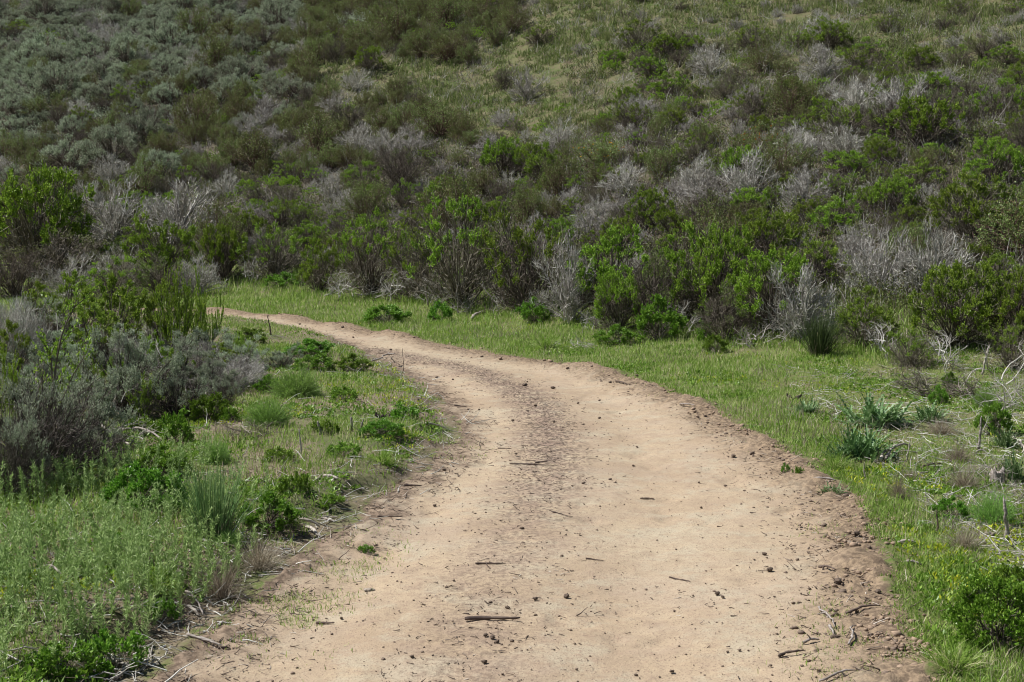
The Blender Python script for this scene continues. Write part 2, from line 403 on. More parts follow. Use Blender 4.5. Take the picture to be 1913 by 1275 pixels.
# ------------------------------------------------------------------ shrub builders
def fit(gs, w, h):
    A = np.vstack([g.arr() for g in gs if g.n])
    rx = np.percentile(np.hypot(A[:, 0], A[:, 1]), 96); top = np.percentile(A[:, 2], 99.3)
    k = (w * .5 / rx, w * .5 / rx, h / top)
    for g in gs: g.scale(k)
def clump(P, sc, seed):
    return vnoise(P[:, 0] * sc + seed * 3.1 + P[:, 2] * sc * .9, P[:, 1] * sc + 40 + seed + P[:, 2] * sc * .7)
def shrub(seed, h=1.5, w=1.8, K=30, twig='bark', leaf=None, green=.8, low=.0, tuft=26, tl=.15, lpt=13, ll=.032, lw=.015, fuzz=(9, 6), fl=.24,
          tw=.0034, trunk=.02, wig=.16, lump=.16, lspread=.8, flat=.85, upr=.55, tleaf=0, cap=None):
    """limbs reach out from the base to K clumps spread unevenly over a domed crown; each clump is a tuft of short leafy twigs; finer dead twigs fill between"""
    rng = np.random.default_rng(seed); wd = Geo(); lf = Geo()
    i = np.arange(K) + .5; ct = 1 - i / K * (1.08 - low * .2); az = i * 2.39996 + rng.uniform(0, 6)
    ct = np.clip(ct + rng.normal(size=K) * .09, -.02, 1); st = np.sqrt(1 - ct ** 2); az = az + rng.normal(size=K) * .35
    D = np.stack([st * np.cos(az), st * np.sin(az), ct], 1)
    lob = 1 + lump * (2 * vnoise(D[:, 0] * 1.6 + seed, D[:, 1] * 1.6 + D[:, 2] * 1.3 + seed * .7) - 1)
    rad = lob * rng.uniform(.72, 1.0, K)
    C = np.column_stack([D[:, :2], np.sign(ct) * np.abs(ct) ** .75]) * rad[:, None] * np.array([w / 2, w / 2, h * flat]); C[:, 2] += h * .04 + .10 * h * (1 - ct)
    B = rng.normal(size=(K, 3)) * [.07, .07, 0]; mid = C * [.42, .42, .58] + rng.normal(size=C.shape) * .07 * h
    t = np.linspace(0, 1, 9)[None, :, None]; s0 = B[:, None] * (1 - t) ** 2 + 2 * mid[:, None] * t * (1 - t) + C[:, None] * t ** 2
    s0 = s0 + np.cumsum(rng.normal(size=s0.shape) * wig * .035 * h, 1) * t; tube(wd, s0, trunk * rng.uniform(.6, 1.1, K), trunk * .25, 5, rng)
    P, Dd = sprout(s0, fuzz[0], .3, 1, .75, .12, .45, rng); s1 = grow(P, Dd, rng.uniform(.6, 1.5, len(P)) * fl, 5, .22, .08, rng); tube(wd, s1, tw * 1.7, tw * .9, 3, rng)
    P, Dd = sprout(s1, fuzz[1], .2, 1, .75, .2, .3, rng); s2 = grow(P, Dd, rng.uniform(.4, 1.1, len(P)) * fl * .6, 4, .25, .08, rng); tube(wd, s2, tw, tw * .5, 2, rng)
    gs = [wd]
    # tufts
    E = np.repeat(s0[:, -1], tuft, 0); n = len(E); out = np.repeat(D, tuft, 0) * [1, 1, .8]
    Dt = unit(unit(rng.normal(size=(n, 3))) * .85 + out * .7 + [0, 0, upr]); E = E + rng.normal(size=E.shape) * tl * .33
    tf = grow(E, Dt, rng.uniform(.5, 1.15, n) * tl, 4, .15, .12, rng); tube(wd, tf, tw * 1.0, tw * .5, 2, rng)
    if leaf:
        isg = rng.random(K) < green * (np.clip(.55 + ct * .9, 0, 1.15) if cap is None else np.clip((ct - cap) * 3.5, 0, 1.2)); k = np.repeat(isg, tuft)
        P, Dl = sprout(tf[k], lpt, 0, 1, lspread, .4, .15, rng)
        if tleaf:
            P2, D2 = sprout(s2, tleaf, .3, 1, .8, .2, .1, rng); P = np.vstack([P, P2]); Dl = np.vstack([Dl, D2])
        leaves(lf, P, Dl, ll * rng.uniform(.6, 1.3, len(P)), lw * rng.uniform(.7, 1.3, len(P)), rng); gs.append(lf)
    fit(gs, w, h)
    return dict(parts=[('branches', wd, twig)] + ([('foliage', lf, leaf)] if leaf and lf.n else []), w=w, h=h)
def feather_ball(seed, h=.38, w=.5, n=520, leaf='feather', per=34, ll=.026, lw=.0042):
    rng = np.random.default_rng(seed); wd = Geo(); lf = Geo()
    az = rng.uniform(0, 2 * pi, n); ti = np.arccos(rng.uniform(.02, 1, n)); D = np.stack([np.sin(ti) * np.cos(az), np.sin(ti) * np.sin(az), np.cos(ti)], 1)
    s = grow(D * [.03, .03, 0], D, rng.uniform(.75, 1.05, n) * h * (1 + .18 * np.sin(az * 3 + seed)), 5, .13, -.02, rng); tube(wd, s, .0025, .0012, 3, rng)
    P, D = sprout(s, per, .35, 1, .75, .15, .25, rng); leaves(lf, P, D, ll * rng.uniform(.6, 1.4, len(P)), lw, rng); fit([wd, lf], w, h)
    return dict(parts=[('stems', wd, 'rush'), ('foliage', lf, leaf)], w=w, h=h)
def leafy(seed, h=.5, w=.6, stems=26, sub=5, per=26, leaf='fresh', ll=.03, lw=.014, tilt=1.2, twig='bark'):
    rng = np.random.default_rng(seed); wd = Geo(); lf = Geo()
    az = rng.uniform(0, 2 * pi, stems); ti = np.sqrt(rng.uniform(0, 1, stems)) * tilt
    D = np.stack([np.sin(ti) * np.cos(az), np.sin(ti) * np.sin(az), np.cos(ti)], 1)
    s0 = grow(D * [.05, .05, 0], D, rng.uniform(.6, 1, stems) * h, 6, .14, .08, rng); tube(wd, s0, .006, .002, 4, rng)
    P, D = sprout(s0, sub, .3, 1, .5, .3, .2, rng); s1 = grow(P, D, rng.uniform(.15, .35, len(P)) * h, 4, .15, .15, rng); tube(wd, s1, .0025, .0012, 3, rng)
    P, D = sprout(s1, per, .05, 1, .8, .2, .15, rng); leaves(lf, P, D, ll * rng.uniform(.6, 1.3, len(P)), lw * rng.uniform(.8, 1.2, len(P)), rng); fit([wd, lf], w, h)
    return dict(parts=[('branches', wd, twig), ('foliage', lf, leaf)], w=w, h=h)
def shoots(seed, h=1.1, w=.9, stems=9, leaf='green', per=230, ll=.036, lw=.018):
    """upright leafy shoots, leaf clad from a third of their height"""
    rng = np.random.default_rng(seed); wd = Geo(); lf = Geo()
    az = rng.uniform(0, 2 * pi, stems); ti = np.sqrt(rng.uniform(0, 1, stems)) * .85
    D = np.stack([np.sin(ti) * np.cos(az), np.sin(ti) * np.sin(az), np.cos(ti)], 1)
    s0 = grow(D * [.08, .08, 0], D, rng.uniform(.5, 1, stems) * h, 8, .14, .05, rng); tube(wd, s0, .011, .003, 5, rng)
    P, D = sprout(s0, 13, .25, .95, .6, .4, .3, rng); s1 = grow(P, D, rng.uniform(.12, .32, len(P)) * h, 5, .14, .14, rng); tube(wd, s1, .003, .0015, 3, rng)
    P, D = sprout(s1, per // 5, .1, 1, .7, .35, .1, rng); leaves(lf, P, D, ll * rng.uniform(.6, 1.3, len(P)), lw, rng); fit([wd, lf], w, h)
    return dict(parts=[('branches', wd, 'bark'), ('foliage', lf, leaf)], w=w, h=h)
def rush(seed, h=.5, w=.45, n=260, mat='rush', lean=.28, r=.0028):
    rng = np.random.default_rng(seed); wd = Geo(); dy = Geo()
    az = rng.uniform(0, 2 * pi, n); ti = np.abs(rng.normal(size=n)) * lean
    D = np.stack([np.sin(ti) * np.cos(az), np.sin(ti) * np.sin(az), np.cos(ti)], 1); P = np.stack([np.cos(az), np.sin(az), az * 0], 1) * rng.uniform(0, .1, (n, 1))
    s = grow(P, D, rng.uniform(.5, 1.05, n) * h, 5, .03, 0, rng); tube(wd, s, r, r * .4, 3, rng)
    n2 = n // 3; s = grow(P[:n2] * 1.1, D[:n2] * [1.5, 1.5, 1], rng.uniform(.15, .45, n2) * h, 4, .1, -.03, rng); tube(dy, s, .002, .001, 3, rng)
    fit([wd, dy], w, h)
    return dict(parts=[('stems', wd, mat), ('dry_stems', dy, 'dry')], w=w, h=h)
def thistle(seed, h=.35, w=.6, n=34):
    rng = np.random.default_rng(seed); g = Geo()
    for _ in range(n):
        a = rng.uniform(0, 2 * pi); t = rng.uniform(.35, 1.35); L = h * rng.uniform(.8, 1.5); c = np.array([rng.normal() * w * .22, rng.normal() * w * .22, 0])
        D = np.array([[sin(t) * cos(a), sin(t) * sin(a), cos(t)]]); p = grow(c[None], D, np.array([L]), 9, .05, -.07, rng)[0]
        tn = unit(np.gradient(p, axis=0)); S = unit(np.cross(tn, [0, 0, 1.])); U = np.cross(S, tn)
        wd = np.sin(np.linspace(.12, 1, 9) * pi) * .027 * (.8 + .4 * rng.random()) + .004
        for sgn in (-1, 1):          # lobed, toothed margins folded up from the midrib
            for k in range(8):
                a0 = p[k]; a1 = p[k + 1]; m = (a0 + a1) / 2 + tn[k] * .012 + sgn * S[k] * wd[k] * 1.35 + U[k] * wd[k] * .5
                v = [a0, a0 + sgn * S[k] * wd[k] * .5 + U[k] * wd[k] * .2, m, a1]
                g.add(v, [[0, 1, 2, 3]] if sgn > 0 else [[3, 2, 1, 0]])
    fit([g], w, h)
    return dict(parts=[('foliage', g, 'thistle')], w=w, h=h)
def tangle(seed, h=.4, w=1.2, stems=14, n=(4, 4, 3), mat='white', thick=.012, flatn=.25):
    """pile of broken bleached branches"""
    rng = np.random.default_rng(seed); wd = Geo()
    az = rng.uniform(0, 2 * pi, stems); D = np.stack([np.cos(az), np.sin(az), rng.uniform(-.05, flatn + .3, stems)], 1)
    P = np.stack([rng.normal(size=stems) * w * .18, rng.normal(size=stems) * w * .14, rng.uniform(0, h * .5, stems)], 1)
    s0 = grow(P, D, rng.uniform(.3, .6, stems) * w, 7, .17, -.01, rng); tube(wd, s0, thick, thick * .4, 5, rng)
    P, D = sprout(s0, n[0], .2, 1, .6, .05, .1, rng); s1 = grow(P, D, rng.uniform(.12, .3, len(P)) * w, 5, .2, 0, rng); tube(wd, s1, thick * .4, thick * .2, 4, rng)
    P, D = sprout(s1, n[1], .2, 1, .7, .1, .1, rng); s2 = grow(P, D, rng.uniform(.06, .16, len(P)) * w, 4, .2, 0, rng); tube(wd, s2, thick * .17, thick * .1, 3, rng)
    wd.V = [np.column_stack([v[:, 0], v[:, 1], np.maximum(v[:, 2], .004 + v[:, 2] * .05)]) for v in wd.V]
    fit([wd], w, h)
    return dict(parts=[('branches', wd, mat)], w=w, h=h)
def tussock(seed, h=.25, w=.4, n=1100, mat='dry', lean=1.15, bw=.0035):
    rng = np.random.default_rng(seed); g = Geo(); az = rng.uniform(0, 2 * pi, n); ti = np.abs(rng.normal(size=n)) * lean
    D = np.stack([np.sin(ti) * np.cos(az), np.sin(ti) * np.sin(az), np.cos(ti)], 1)
    s = grow(D * [.06, .06, 0], D, rng.uniform(.3, 1.15, n) * h, 6, .16, -.16, rng); tube(g, s, bw * .5, bw * .12, 2, rng); fit([g], w, h)
    return dict(parts=[('blades', g, mat)], w=w, h=h)
def sapling(seed, h=1.3, w=.6):
    rng = np.random.default_rng(seed); wd = Geo(); lf = Geo()
    s0 = grow(np.array([[0, 0, 0], [.05, .02, 0]]), np.array([[-.22, .1, 1], [.12, -.1, 1.]]), np.array([h, h * .72]), 11, .1, .03, rng); tube(wd, s0, .017, .004, 6, rng)
    P, D = sprout(s0, 16, .35, 1, .6, .55, 0, rng); s1 = grow(P, D, rng.uniform(.08, .26, len(P)) * h, 5, .15, .1, rng); tube(wd, s1, .004, .0015, 3, rng)
    P, D = sprout(s1, 22, .2, 1, .7, .4, 0, rng); leaves(lf, P, D, .032 * rng.uniform(.6, 1.3, len(P)), .015, rng)
    return dict(parts=[('branches', wd, 'bark'), ('foliage', lf, 'green')], w=w, h=h)

MESH = {}
def protos(kind, fn, seeds, **kw):
    MESH[kind] = []
    for s in seeds:
        d = fn(s, **kw)
        MESH[kind].append(([(pn, g.mesh(kind + '_' + pn, M[mt])) for pn, g, mt in d['parts']], d['w'], d['h']))
protos('green_bush', shrub, range(11, 17), leaf='green', green=1.1, cap=.0, K=96, tuft=20, lpt=22, tl=.095, upr=.25, h=1.35, w=1.7, lump=.38, fuzz=(4, 5), trunk=.014, ll=.028, lw=.016, wig=.35)
protos('sparse_green_bush', shrub, range(21, 26), leaf='green', green=.62, cap=.05, K=84, tuft=17, lpt=20, fuzz=(5, 5), lump=.38, tl=.09, upr=.25, h=1.35, w=1.7, trunk=.014, ll=.026, lw=.014, wig=.35)
protos('grey_bush', shrub, range(31, 36), twig='grey', K=40, tuft=18, tl=.17, fuzz=(9, 6), lump=.35, wig=.45, tw=.0052, trunk=.024)
protos('brown_bush', shrub, range(41, 45), twig='bark', leaf='olive', green=.3, K=40, tuft=30, lpt=6, fuzz=(12, 8), tl=.16, lump=.2)
protos('sage_bush', shrub, range(51, 56), twig='bark', leaf='sage', green=1.3, h=1.1, w=1.7, K=46, tuft=30, tl=.15, lpt=10, ll=.045, lw=.012, fuzz=(7, 5), lump=.2)
protos('olive_bush', shrub, range(61, 66), twig='redtwig', leaf='olive', green=1.0, h=1.6, w=1.6, K=40, tuft=16, tl=.24, lpt=9, ll=.042, lw=.024, fuzz=(9, 6), tleaf=2, upr=1.1, lump=.28)
# near ones, with finer leaves
protos('near_sage', shrub, (71, 72, 73, 74, 75), twig='darktwig', leaf='sage', green=1.0, h=.8, w=1.2, K=50, tuft=34, tl=.085, lpt=20, ll=.024, lw=.0055, tw=.0016, trunk=.011, fuzz=(8, 6), fl=.15, lump=.6, wig=.4)  # darker twig colour stands in for shade in the gaps of the crown
protos('near_grey', shrub, (76, 77, 78), twig='grey', h=.6, w=1., K=44, tuft=34, tl=.10, tw=.0017, trunk=.009, fuzz=(12, 9), fl=.14, lump=.3, wig=.3)
protos('upright_bush', shrub, (181, 182, 183), leaf='green', green=1.2, K=46, tuft=24, tl=.08, lpt=15, ll=.028, lw=.014, h=1.1, w=.9, tw=.002, trunk=.012, fuzz=(5, 4), fl=.14, lump=.5, upr=.8)
protos('shoot_bush', shoots, (81, 82, 83, 84), stems=12)
protos('near_dark', shrub, (161, 162), twig='darktwig', leaf='sage', green=.45, cap=.1, h=.9, w=1.2, K=50, tuft=34, tl=.10, lpt=12, ll=.024, lw=.005, tw=.0017, trunk=.012, fuzz=(11, 8), fl=.16, lump=.3, wig=.35)
protos('leafy_bush', shrub, (85, 86, 87), leaf='fresh', green=1.4, K=44, tuft=22, lpt=14, tl=.06, upr=.4, h=.45, w=.6, tw=.0014, trunk=.006, fuzz=(5, 4), fl=.07, ll=.024, lw=.013, lump=.3)
protos('small_leafy', shrub, (88, 89, 90), leaf='fresh', green=1.4, K=20, tuft=12, lpt=10, tl=.05, upr=.6, h=.2, w=.32, tw=.0012, trunk=.004, fuzz=(3, 3), fl=.05, ll=.026, lw=.013, lump=.4)
protos('bare_stems', tangle, (121, 122, 123), stems=12, n=(4, 4, 2), h=1.0, w=1.0, flatn=2.2, mat='grey', thick=.013)
protos('feathery_bush', feather_ball, (91, 92, 93))
protos('rush_clump', rush, (95, 96))
protos('broom_clump', rush, (97,), mat='broom', h=1.0, w=.7, n=420, lean=.22, r=.004)
protos('thistle_plant', thistle, (101, 102, 103), n=130)
protos('branch_pile', tangle, (105, 106, 107))
protos('brown_branch_pile', tangle, (108, 109), mat='bark', stems=30, h=.4, w=1.)
protos('dry_tussock', tussock, (111, 112))
protos('grass_tussock', tussock, (113, 114), mat='grass', lean=.5, n=420, bw=.007)
protos('sapling', sapling, (115, 116))
protos('snag', tangle, (118, 119), stems=5, n=(4, 5, 4), h=.9, w=1.3, flatn=1.1, mat='white', thick=.013)

NAME = dict(upright_bush='leafy_bush', near_dark='dark_bush', bare_stems='dead_bush', sparse_green_bush='green_bush', near_sage='sage_bush', near_grey='grey_bush', shoot_bush='leafy_bush', small_leafy='leafy_plant',
            brown_branch_pile='branch_pile', sapling='young_tree', snag='dead_bush')
CAT = dict(upright_bush='bush', near_dark='bush', bare_stems='dead bush', green_bush='bush', sparse_green_bush='bush', grey_bush='dead bush', brown_bush='bush', sage_bush='sagebrush', olive_bush='bush', near_sage='sagebrush',
           near_grey='dead bush', shoot_bush='bush', leafy_bush='bush', small_leafy='plant', feathery_bush='fennel', rush_clump='rushes', broom_clump='broom',
           thistle_plant='thistle', branch_pile='dead branches', brown_branch_pile='dead branches', dry_tussock='dry grass', grass_tussock='grass clump', sapling='young tree', snag='dead branches')
PLACED = []                          # (px, top py, base py, root, kind, sw, sh)
RP = np.random.default_rng(99)
def put(kind, x, y, z, w, h, rz=None, var=None, label=None, group=None):
    vs = MESH[kind]; parts, pw, ph = vs[RP.integers(len(vs)) if var is None else var % len(vs)]
    r = empty(NAME.get(kind, kind), (x, y, z - .02)); r.rotation_euler = (RP.normal() * .05, RP.normal() * .05, RP.uniform(0, 2 * pi) if rz is None else rz)
    r.scale = (w / pw, w / pw, h / ph)
    for pn, me in parts: link(pn, me, r)
    r['category'] = CAT[kind]
    if label: r['label'] = label
    if group: r['group'] = group
    bx, by, dep = project(x, y, z); tx, ty, _ = project(x, y, z + h)
    PLACED.append([float(bx), float(ty), float(by), r, kind, w, h, float(dep)]); return r
def place(kind, px, top, base, wpx, label, var=None, group=None, rz=None):
    x, y, z = at(px, base); _, _, dep = project(x, y, z)
    k = dep / FPX
    y2 = y + wpx * k * .3            # the base line seen is the near rim of the plant
    h_ = max((base - top) * k, .05); w_ = wpx * k * 1.08
    if kind in ('green_bush', 'sparse_green_bush', 'grey_bush', 'brown_bush'): w_ = max(w_, h_ * 1.0)
    z2 = H(x, y2); return put(kind, x * y2 / y, y2, z2, w_, h_, rz, var, label, group)

# ---- prominent plants: kind, px, top, base, width (photo pixels), label
FG = [
 # left foreground and middle
 ('near_dark', 70, 700, 915, 280, 'large dark bush with grey-green top on the left margin above the feathery herbs'),
 ('near_sage', 150, 670, 850, 200, 'grey-green sagebrush behind the long bleached branches on the left'),
 ('near_sage', 240, 625, 790, 190, 'grey-green sagebrush left of the tangle of pale dead twigs'),
 ('near_sage', 345, 635, 735, 170, 'pale sagebrush right of the tangle of pale dead twigs'),
 ('near_sage', 60, 650, 770, 190, 'grey sagebrush round the foot of the leaning young tree'),
 ('near_sage', 455, 625, 700, 120, 'low pale sagebrush beside the inner bend of the track'),
 ('near_sage', 525, 640, 690, 95, 'small sagebrush behind the two round feathery bushes'),
 ('near_sage', 140, 605, 690, 150, 'grey sagebrush behind the leafy shoots at far left'),
 ('near_dark', 90, 560, 660, 150, 'dusky bare bush at the left edge behind the sagebrush'),
 ('near_grey', 20, 560, 700, 150, 'bare grey bush cut by the left edge of the view'),
 ('near_grey', 240, 630, 700, 100, 'bare twiggy bush between two leafy upright bushes on the left'),
 ('near_grey', 450, 665, 730, 130, 'low mound of fine grey twigs left of the upper feathery bush'),
 ('near_dark', 330, 700, 790, 140, 'dark twiggy bush above the bright green bush on the left bank'),
 ('near_dark', 420, 705, 760, 60, 'small dark dead bush left of the lower feathery bush'),
 ('near_grey', 385, 640, 700, 110, 'grey twiggy bush in front of the tall leafy shoots'),
 ('near_sage', 40, 605, 700, 210, 'wide grey sagebrush in the left edge thicket, behind the leafy yellowish bush'),
 ('near_sage', 250, 610, 690, 150, 'grey-green sagebrush between the dense leafy bush and the tall pointed shoots'),
 ('near_sage', 390, 615, 685, 130, 'grey-green sagebrush under the slender leafy bush by the track end'),
 ('near_grey', 300, 600, 665, 110, 'dark twiggy bush behind the tall pointed shoots'),
 ('near_sage', 120, 640, 740, 150, 'pale sagebrush between the two thin young trees'),
 ('near_sage', 210, 690, 770, 130, 'small sagebrush in the hollow left of the pale dead twigs'),
 ('near_sage', 395, 660, 740, 110, 'pale sagebrush left of the low mound of grey twigs'),
 ('near_dark', 170, 790, 880, 130, 'dark bare bush in the shade behind the glossy green bushes'),
 ('near_dark', 20, 780, 935, 160, 'dark twiggy bush at the left edge in front of the large dark one'),
 ('upright_bush', 70, 530, 620, 80, 'small leafy green bush at far left behind the grey sagebrush'),
 ('upright_bush', 250, 540, 640, 75, 'narrow leafy bush right of the dense leafy bush'),
 ('upright_bush', 320, 535, 650, 90, 'rounded leafy bush left of the tallest pointed shoots'),
 ('upright_bush', 150, 510, 660, 115, 'leafy green bush, leftmost of the upright leafy bushes'),
 ('upright_bush', 210, 515, 672, 120, 'dense leafy green bush, second of the upright leafy bushes'),
 ('upright_bush', 185, 570, 690, 110, 'dark leafy bush in front of the second upright leafy bush'),
 ('upright_bush', 292, 525, 670, 90, 'upright leafy bush left of the tall pointed shoots'),
 ('shoot_bush', 335, 505, 680, 90, 'tallest leafy bush with pointed shoots by the far end of the track'),
 ('shoot_bush', 388, 505, 665, 80, 'slender leafy bush against the green verge where the track leaves'),
 ('sapling', 95, 555, 870, 140, 'slender young tree with bare leaning trunk and leafy tip at far left'),
 ('sapling', 65, 640, 860, 110, 'thin young tree standing right against the large dark bush'),
 ('shoot_bush', 15, 650, 790, 90, 'yellowish green leafy bush on the left edge'),
 ('shoot_bush', 165, 650, 760, 60, 'sparse yellow-green leafy sprigs among the sagebrush'),
 ('leafy_bush', 395, 735, 790, 75, 'round bright green bush left of the lower feathery bush'),
 ('small_leafy', 430, 760, 790, 45, 'small green plant between round bush and lower feathery bush'),
 ('small_leafy', 330, 765, 830, 60, 'sprawling green plant right of the bleached branches'),
 ('small_leafy', 265, 775, 815, 60, 'sparse green plant above the end of the bleached branches'),
 ('feathery_bush', 556, 684, 745, 92, 'upper of the two round feathery bushes on the left bank'),
 ('feathery_bush', 502, 744, 800, 92, 'lower of the two round feathery bushes on the left bank'),
 ('feathery_bush', 402, 815, 868, 60, 'small feathery bush above the tall rushes'),
 ('feathery_bush', 425, 990, 1020, 60, 'ragged feathery plant right under the rushes'),
 ('leafy_bush', 502, 700, 735, 50, 'small bright bush touching the upper feathery bush'),
 ('leafy_bush', 268, 872, 968, 140, 'glossy bright green bush left of the tall rushes'),
 ('leafy_bush', 300, 835, 900, 110, 'smaller glossy green bush behind the glossy bright one'),
 ('leafy_bush', 500, 925, 1000, 110, 'dark green bush on the bank right of the rushes'),
 ('small_leafy', 555, 880, 925, 60, 'green plant right of the dark green bush on the left bank'),
 ('rush_clump', 398, 868, 1010, 120, 'tall clump of thin green rushes on the left bank'),
 ('small_leafy', 620, 930, 952, 60, 'low green plant at the bank edge above the forked stick'),
 ('leafy_bush', 575, 634, 668, 90, 'low bright green bush on the inner bend of the track'),
 ('leafy_bush', 460, 612, 645, 80, 'green bush at the point where the track meets the shoots'),
 ('leafy_bush', 590, 660, 695, 75, 'dark low bush behind the upper feathery bush'),
 ('leafy_bush', 660, 660, 695, 60, 'green plant at the track edge by the arched stick'),
 ('leafy_bush', 715, 785, 820, 80, 'bright green herb patch beside the grey stakes'),
 ('small_leafy', 755, 755, 785, 55, 'bright green plant close to the inner track edge'),
 ('small_leafy', 640, 720, 750, 60, 'small grey-green plant amid the left bank grass'),
 ('small_leafy', 610, 785, 812, 60, 'green plant left of the middle grey stake'),
 ('small_leafy', 640, 825, 855, 70, 'green plant below the grey stakes'),
 ('small_leafy', 520, 835, 865, 70, 'low green plant beside the tall pale stake'),
 ('dry_tussock', 415, 1048, 1130, 140, 'grey matted dry grass overhanging the left track edge'),
 ('dry_tussock', 485, 1003, 1075, 130, 'brown dry grass clump on the left track edge under the bush'),
 ('dry_tussock', 340, 1105, 1140, 60, 'little dry grass clump at the foot of the left bank'),
 ('grass_tussock', 290, 1065, 1120, 100, 'yellowish grass clump left of the matted dry grass'),
 ('grass_tussock', 715, 835, 870, 80, 'yellow-green grass clump near the inner bend'),
 ('grass_tussock', 540, 960, 985, 60, 'short grass clump above the forked pale stick'),
 ('small_leafy', 290, 1125, 1165, 70, 'dark leafy rosette at the track edge below the dry grass'),
 ('small_leafy', 200, 1180, 1262, 120, 'leafy green plant in the bottom left corner by the track'),
 ('small_leafy', 110, 1210, 1274, 130, 'broad leafy plant at the bottom edge on the left'),
 ('small_leafy', 205, 990, 1025, 70, 'yellow-green sprig among the feathery herbs'),
 # verge and right side
 ('small_leafy', 820, 562, 603, 44, 'small dark green plant alone in the grass verge'),
 ('leafy_bush', 720, 570, 608, 90, 'low green bush patch in the grass verge, left of centre'),
 ('leafy_bush', 1000, 558, 606, 58, 'small bright green bush at the verge edge near the centre'),
 ('grass_tussock', 1020, 620, 656, 70, 'dark green grass clump in the middle of the verge'),
 ('leafy_bush', 1232, 556, 640, 92, 'bright green dense bush standing at the verge right of centre'),
 ('leafy_bush', 1150, 608, 645, 70, 'low green bush left of the dense bright bush on the verge'),
 ('leafy_bush', 1337, 626, 661, 46, 'small round green bush in the verge left of the pale branches'),
 ('small_leafy', 1318, 600, 640, 34, 'upright green plant behind the small round verge bush'),
 ('leafy_bush', 530, 512, 540, 70, 'low pale green bush on the verge beyond the far bend'),
 ('broom_clump', 1530, 585, 668, 78, 'dark green broom clump at the edge of the verge'),
 ('thistle_plant', 1635, 742, 800, 130, 'large grey-green thistle, upper one in the right verge'),
 ('thistle_plant', 1612, 800, 862, 120, 'large spiny thistle, lower one in the right verge'),
 ('thistle_plant', 1570, 828, 862, 80, 'low thistle rosette left of the lower large thistle'),
 ('thistle_plant', 1740, 755, 792, 80, 'pale thistle right of the upper large thistle'),
 ('thistle_plant', 1505, 748, 775, 60, 'small pale thistle near the charred log'),
 ('thistle_plant', 1895, 850, 905, 70, 'green thistle cut by the right edge'),
 ('thistle_plant', 1555, 902, 924, 55, 'flat grey-green rosette on the soil ridge'),
 ('thistle_plant', 1880, 800, 840, 60, 'green spiny plant near the right edge'),
 ('leafy_bush', 1858, 1085, 1222, 175, 'glossy bright green bush in the lower right corner'),
 ('leafy_bush', 1900, 1060, 1150, 110, 'green bush cut by the right edge behind the glossy one'),
 ('feathery_bush', 1855, 918, 985, 85, 'feathery dark green bush near the right edge'),
 ('leafy_bush', 1775, 930, 975, 70, 'low green plant left of the feathery bush near the right edge'),
 ('leafy_bush', 1858, 752, 815, 62, 'green bush among dead sticks near the right edge'),
 ('leafy_bush', 1755, 718, 758, 36, 'small green bush above the pale thistle'),
 ('leafy_bush', 1776, 694, 727, 32, 'tiny green bush behind the small one by the dead wood'),
 ('feathery_bush', 1838, 722, 762, 40, 'small dark feathery plant by the dead wood'),
 ('brown_branch_pile', 1712, 668, 724, 90, 'brown twiggy bush at the right end of the verge'),
 ('dry_tussock', 1790, 825, 866, 75, 'pale dry grass clump right of the thistles'),
 ('dry_tussock', 1800, 868, 918, 90, 'pale dry twiggy clump below the right dry grass clump'),
 ('dry_tussock', 1700, 870, 900, 60, 'little dry clump beside sticks in the right verge'),
 ('dry_tussock', 1680, 880, 935, 50, 'dark dry tuft in the right verge below the thistles'),
 ('dry_tussock', 1800, 980, 1035, 100, 'grey dry weeds below the low green plant at right'),
 ('grass_tussock', 1780, 1200, 1272, 150, 'pale arching grass clump in the lower right by the glossy bush'),
 ('grass_tussock', 1560, 845, 880, 80, 'tall green grass clump left of the driftwood sticks'),
 ('small_leafy', 1492, 868, 888, 22, 'small green seedling on the soil ridge, right of the pair'),
 ('small_leafy', 1467, 862, 880, 17, 'tiny green seedling on the soil ridge, left of the pair'),
 ('small_leafy', 680, 1018, 1032, 34, 'lone low green weed on the left half of the track'),
 ('bare_stems', 640, 505, 565, 90, 'bare pale stems at the verge edge, right of the light green rounded bush'),
 ('bare_stems', 735, 500, 570, 90, 'leaning pale stems below the thin green bush on the verge edge'),
 ('bare_stems', 805, 510, 580, 80, 'bare white stems left of the tallest dark bush'),
 ('bare_stems', 935, 520, 590, 80, 'bare grey stems right of the tallest dark bush'),
 ('bare_stems', 1060, 505, 612, 90, 'upright pale stems at the centre of the verge edge'),
 ('bare_stems', 1110, 560, 625, 70, 'grey stems in front of the bright cushion-shaped bush'),
 ('bare_stems', 1270, 560, 630, 80, 'grey stems right of the dense bright verge bush'),
 ('bare_stems', 1480, 560, 645, 80, 'white bare stems left of the dark broom clump'),
 ('bare_stems', 1650, 600, 680, 90, 'grey bare stems right of the bright round-topped bush'),
 ('bare_stems', 1760, 620, 700, 100, 'tangled grey stems above the dead wood heap'),
 ('bare_stems', 270, 480, 535, 80, 'pale bare stems behind the upright leafy bushes'),
 ('bare_stems', 470, 480, 535, 70, 'bare stems behind the verge at the far bend'),
 ('snag', 1850, 640, 745, 200, 'heap of bleached dead wood at the right edge'),
 ('snag', 1905, 680, 800, 120, 'grey dead branches leaning in from the right edge'),
 ('snag', 1700, 770, 805, 100, 'pale spindly dead stem right of the upper thistle'),
 ('upright_bush', 330, 650, 730, 70, 'green leafy clump poking from the sagebrush below the pointed shoots'),
 ('upright_bush', 420, 640, 700, 70, 'green leafy clump in the sagebrush nearest the inner bend'),
 ('upright_bush', 20, 600, 720, 90, 'leafy green clump behind the dark twiggy bush at the left edge'),
 ('upright_bush', 215, 660, 760, 70, 'leafy green clump amid grey-green sagebrush left of centre'),
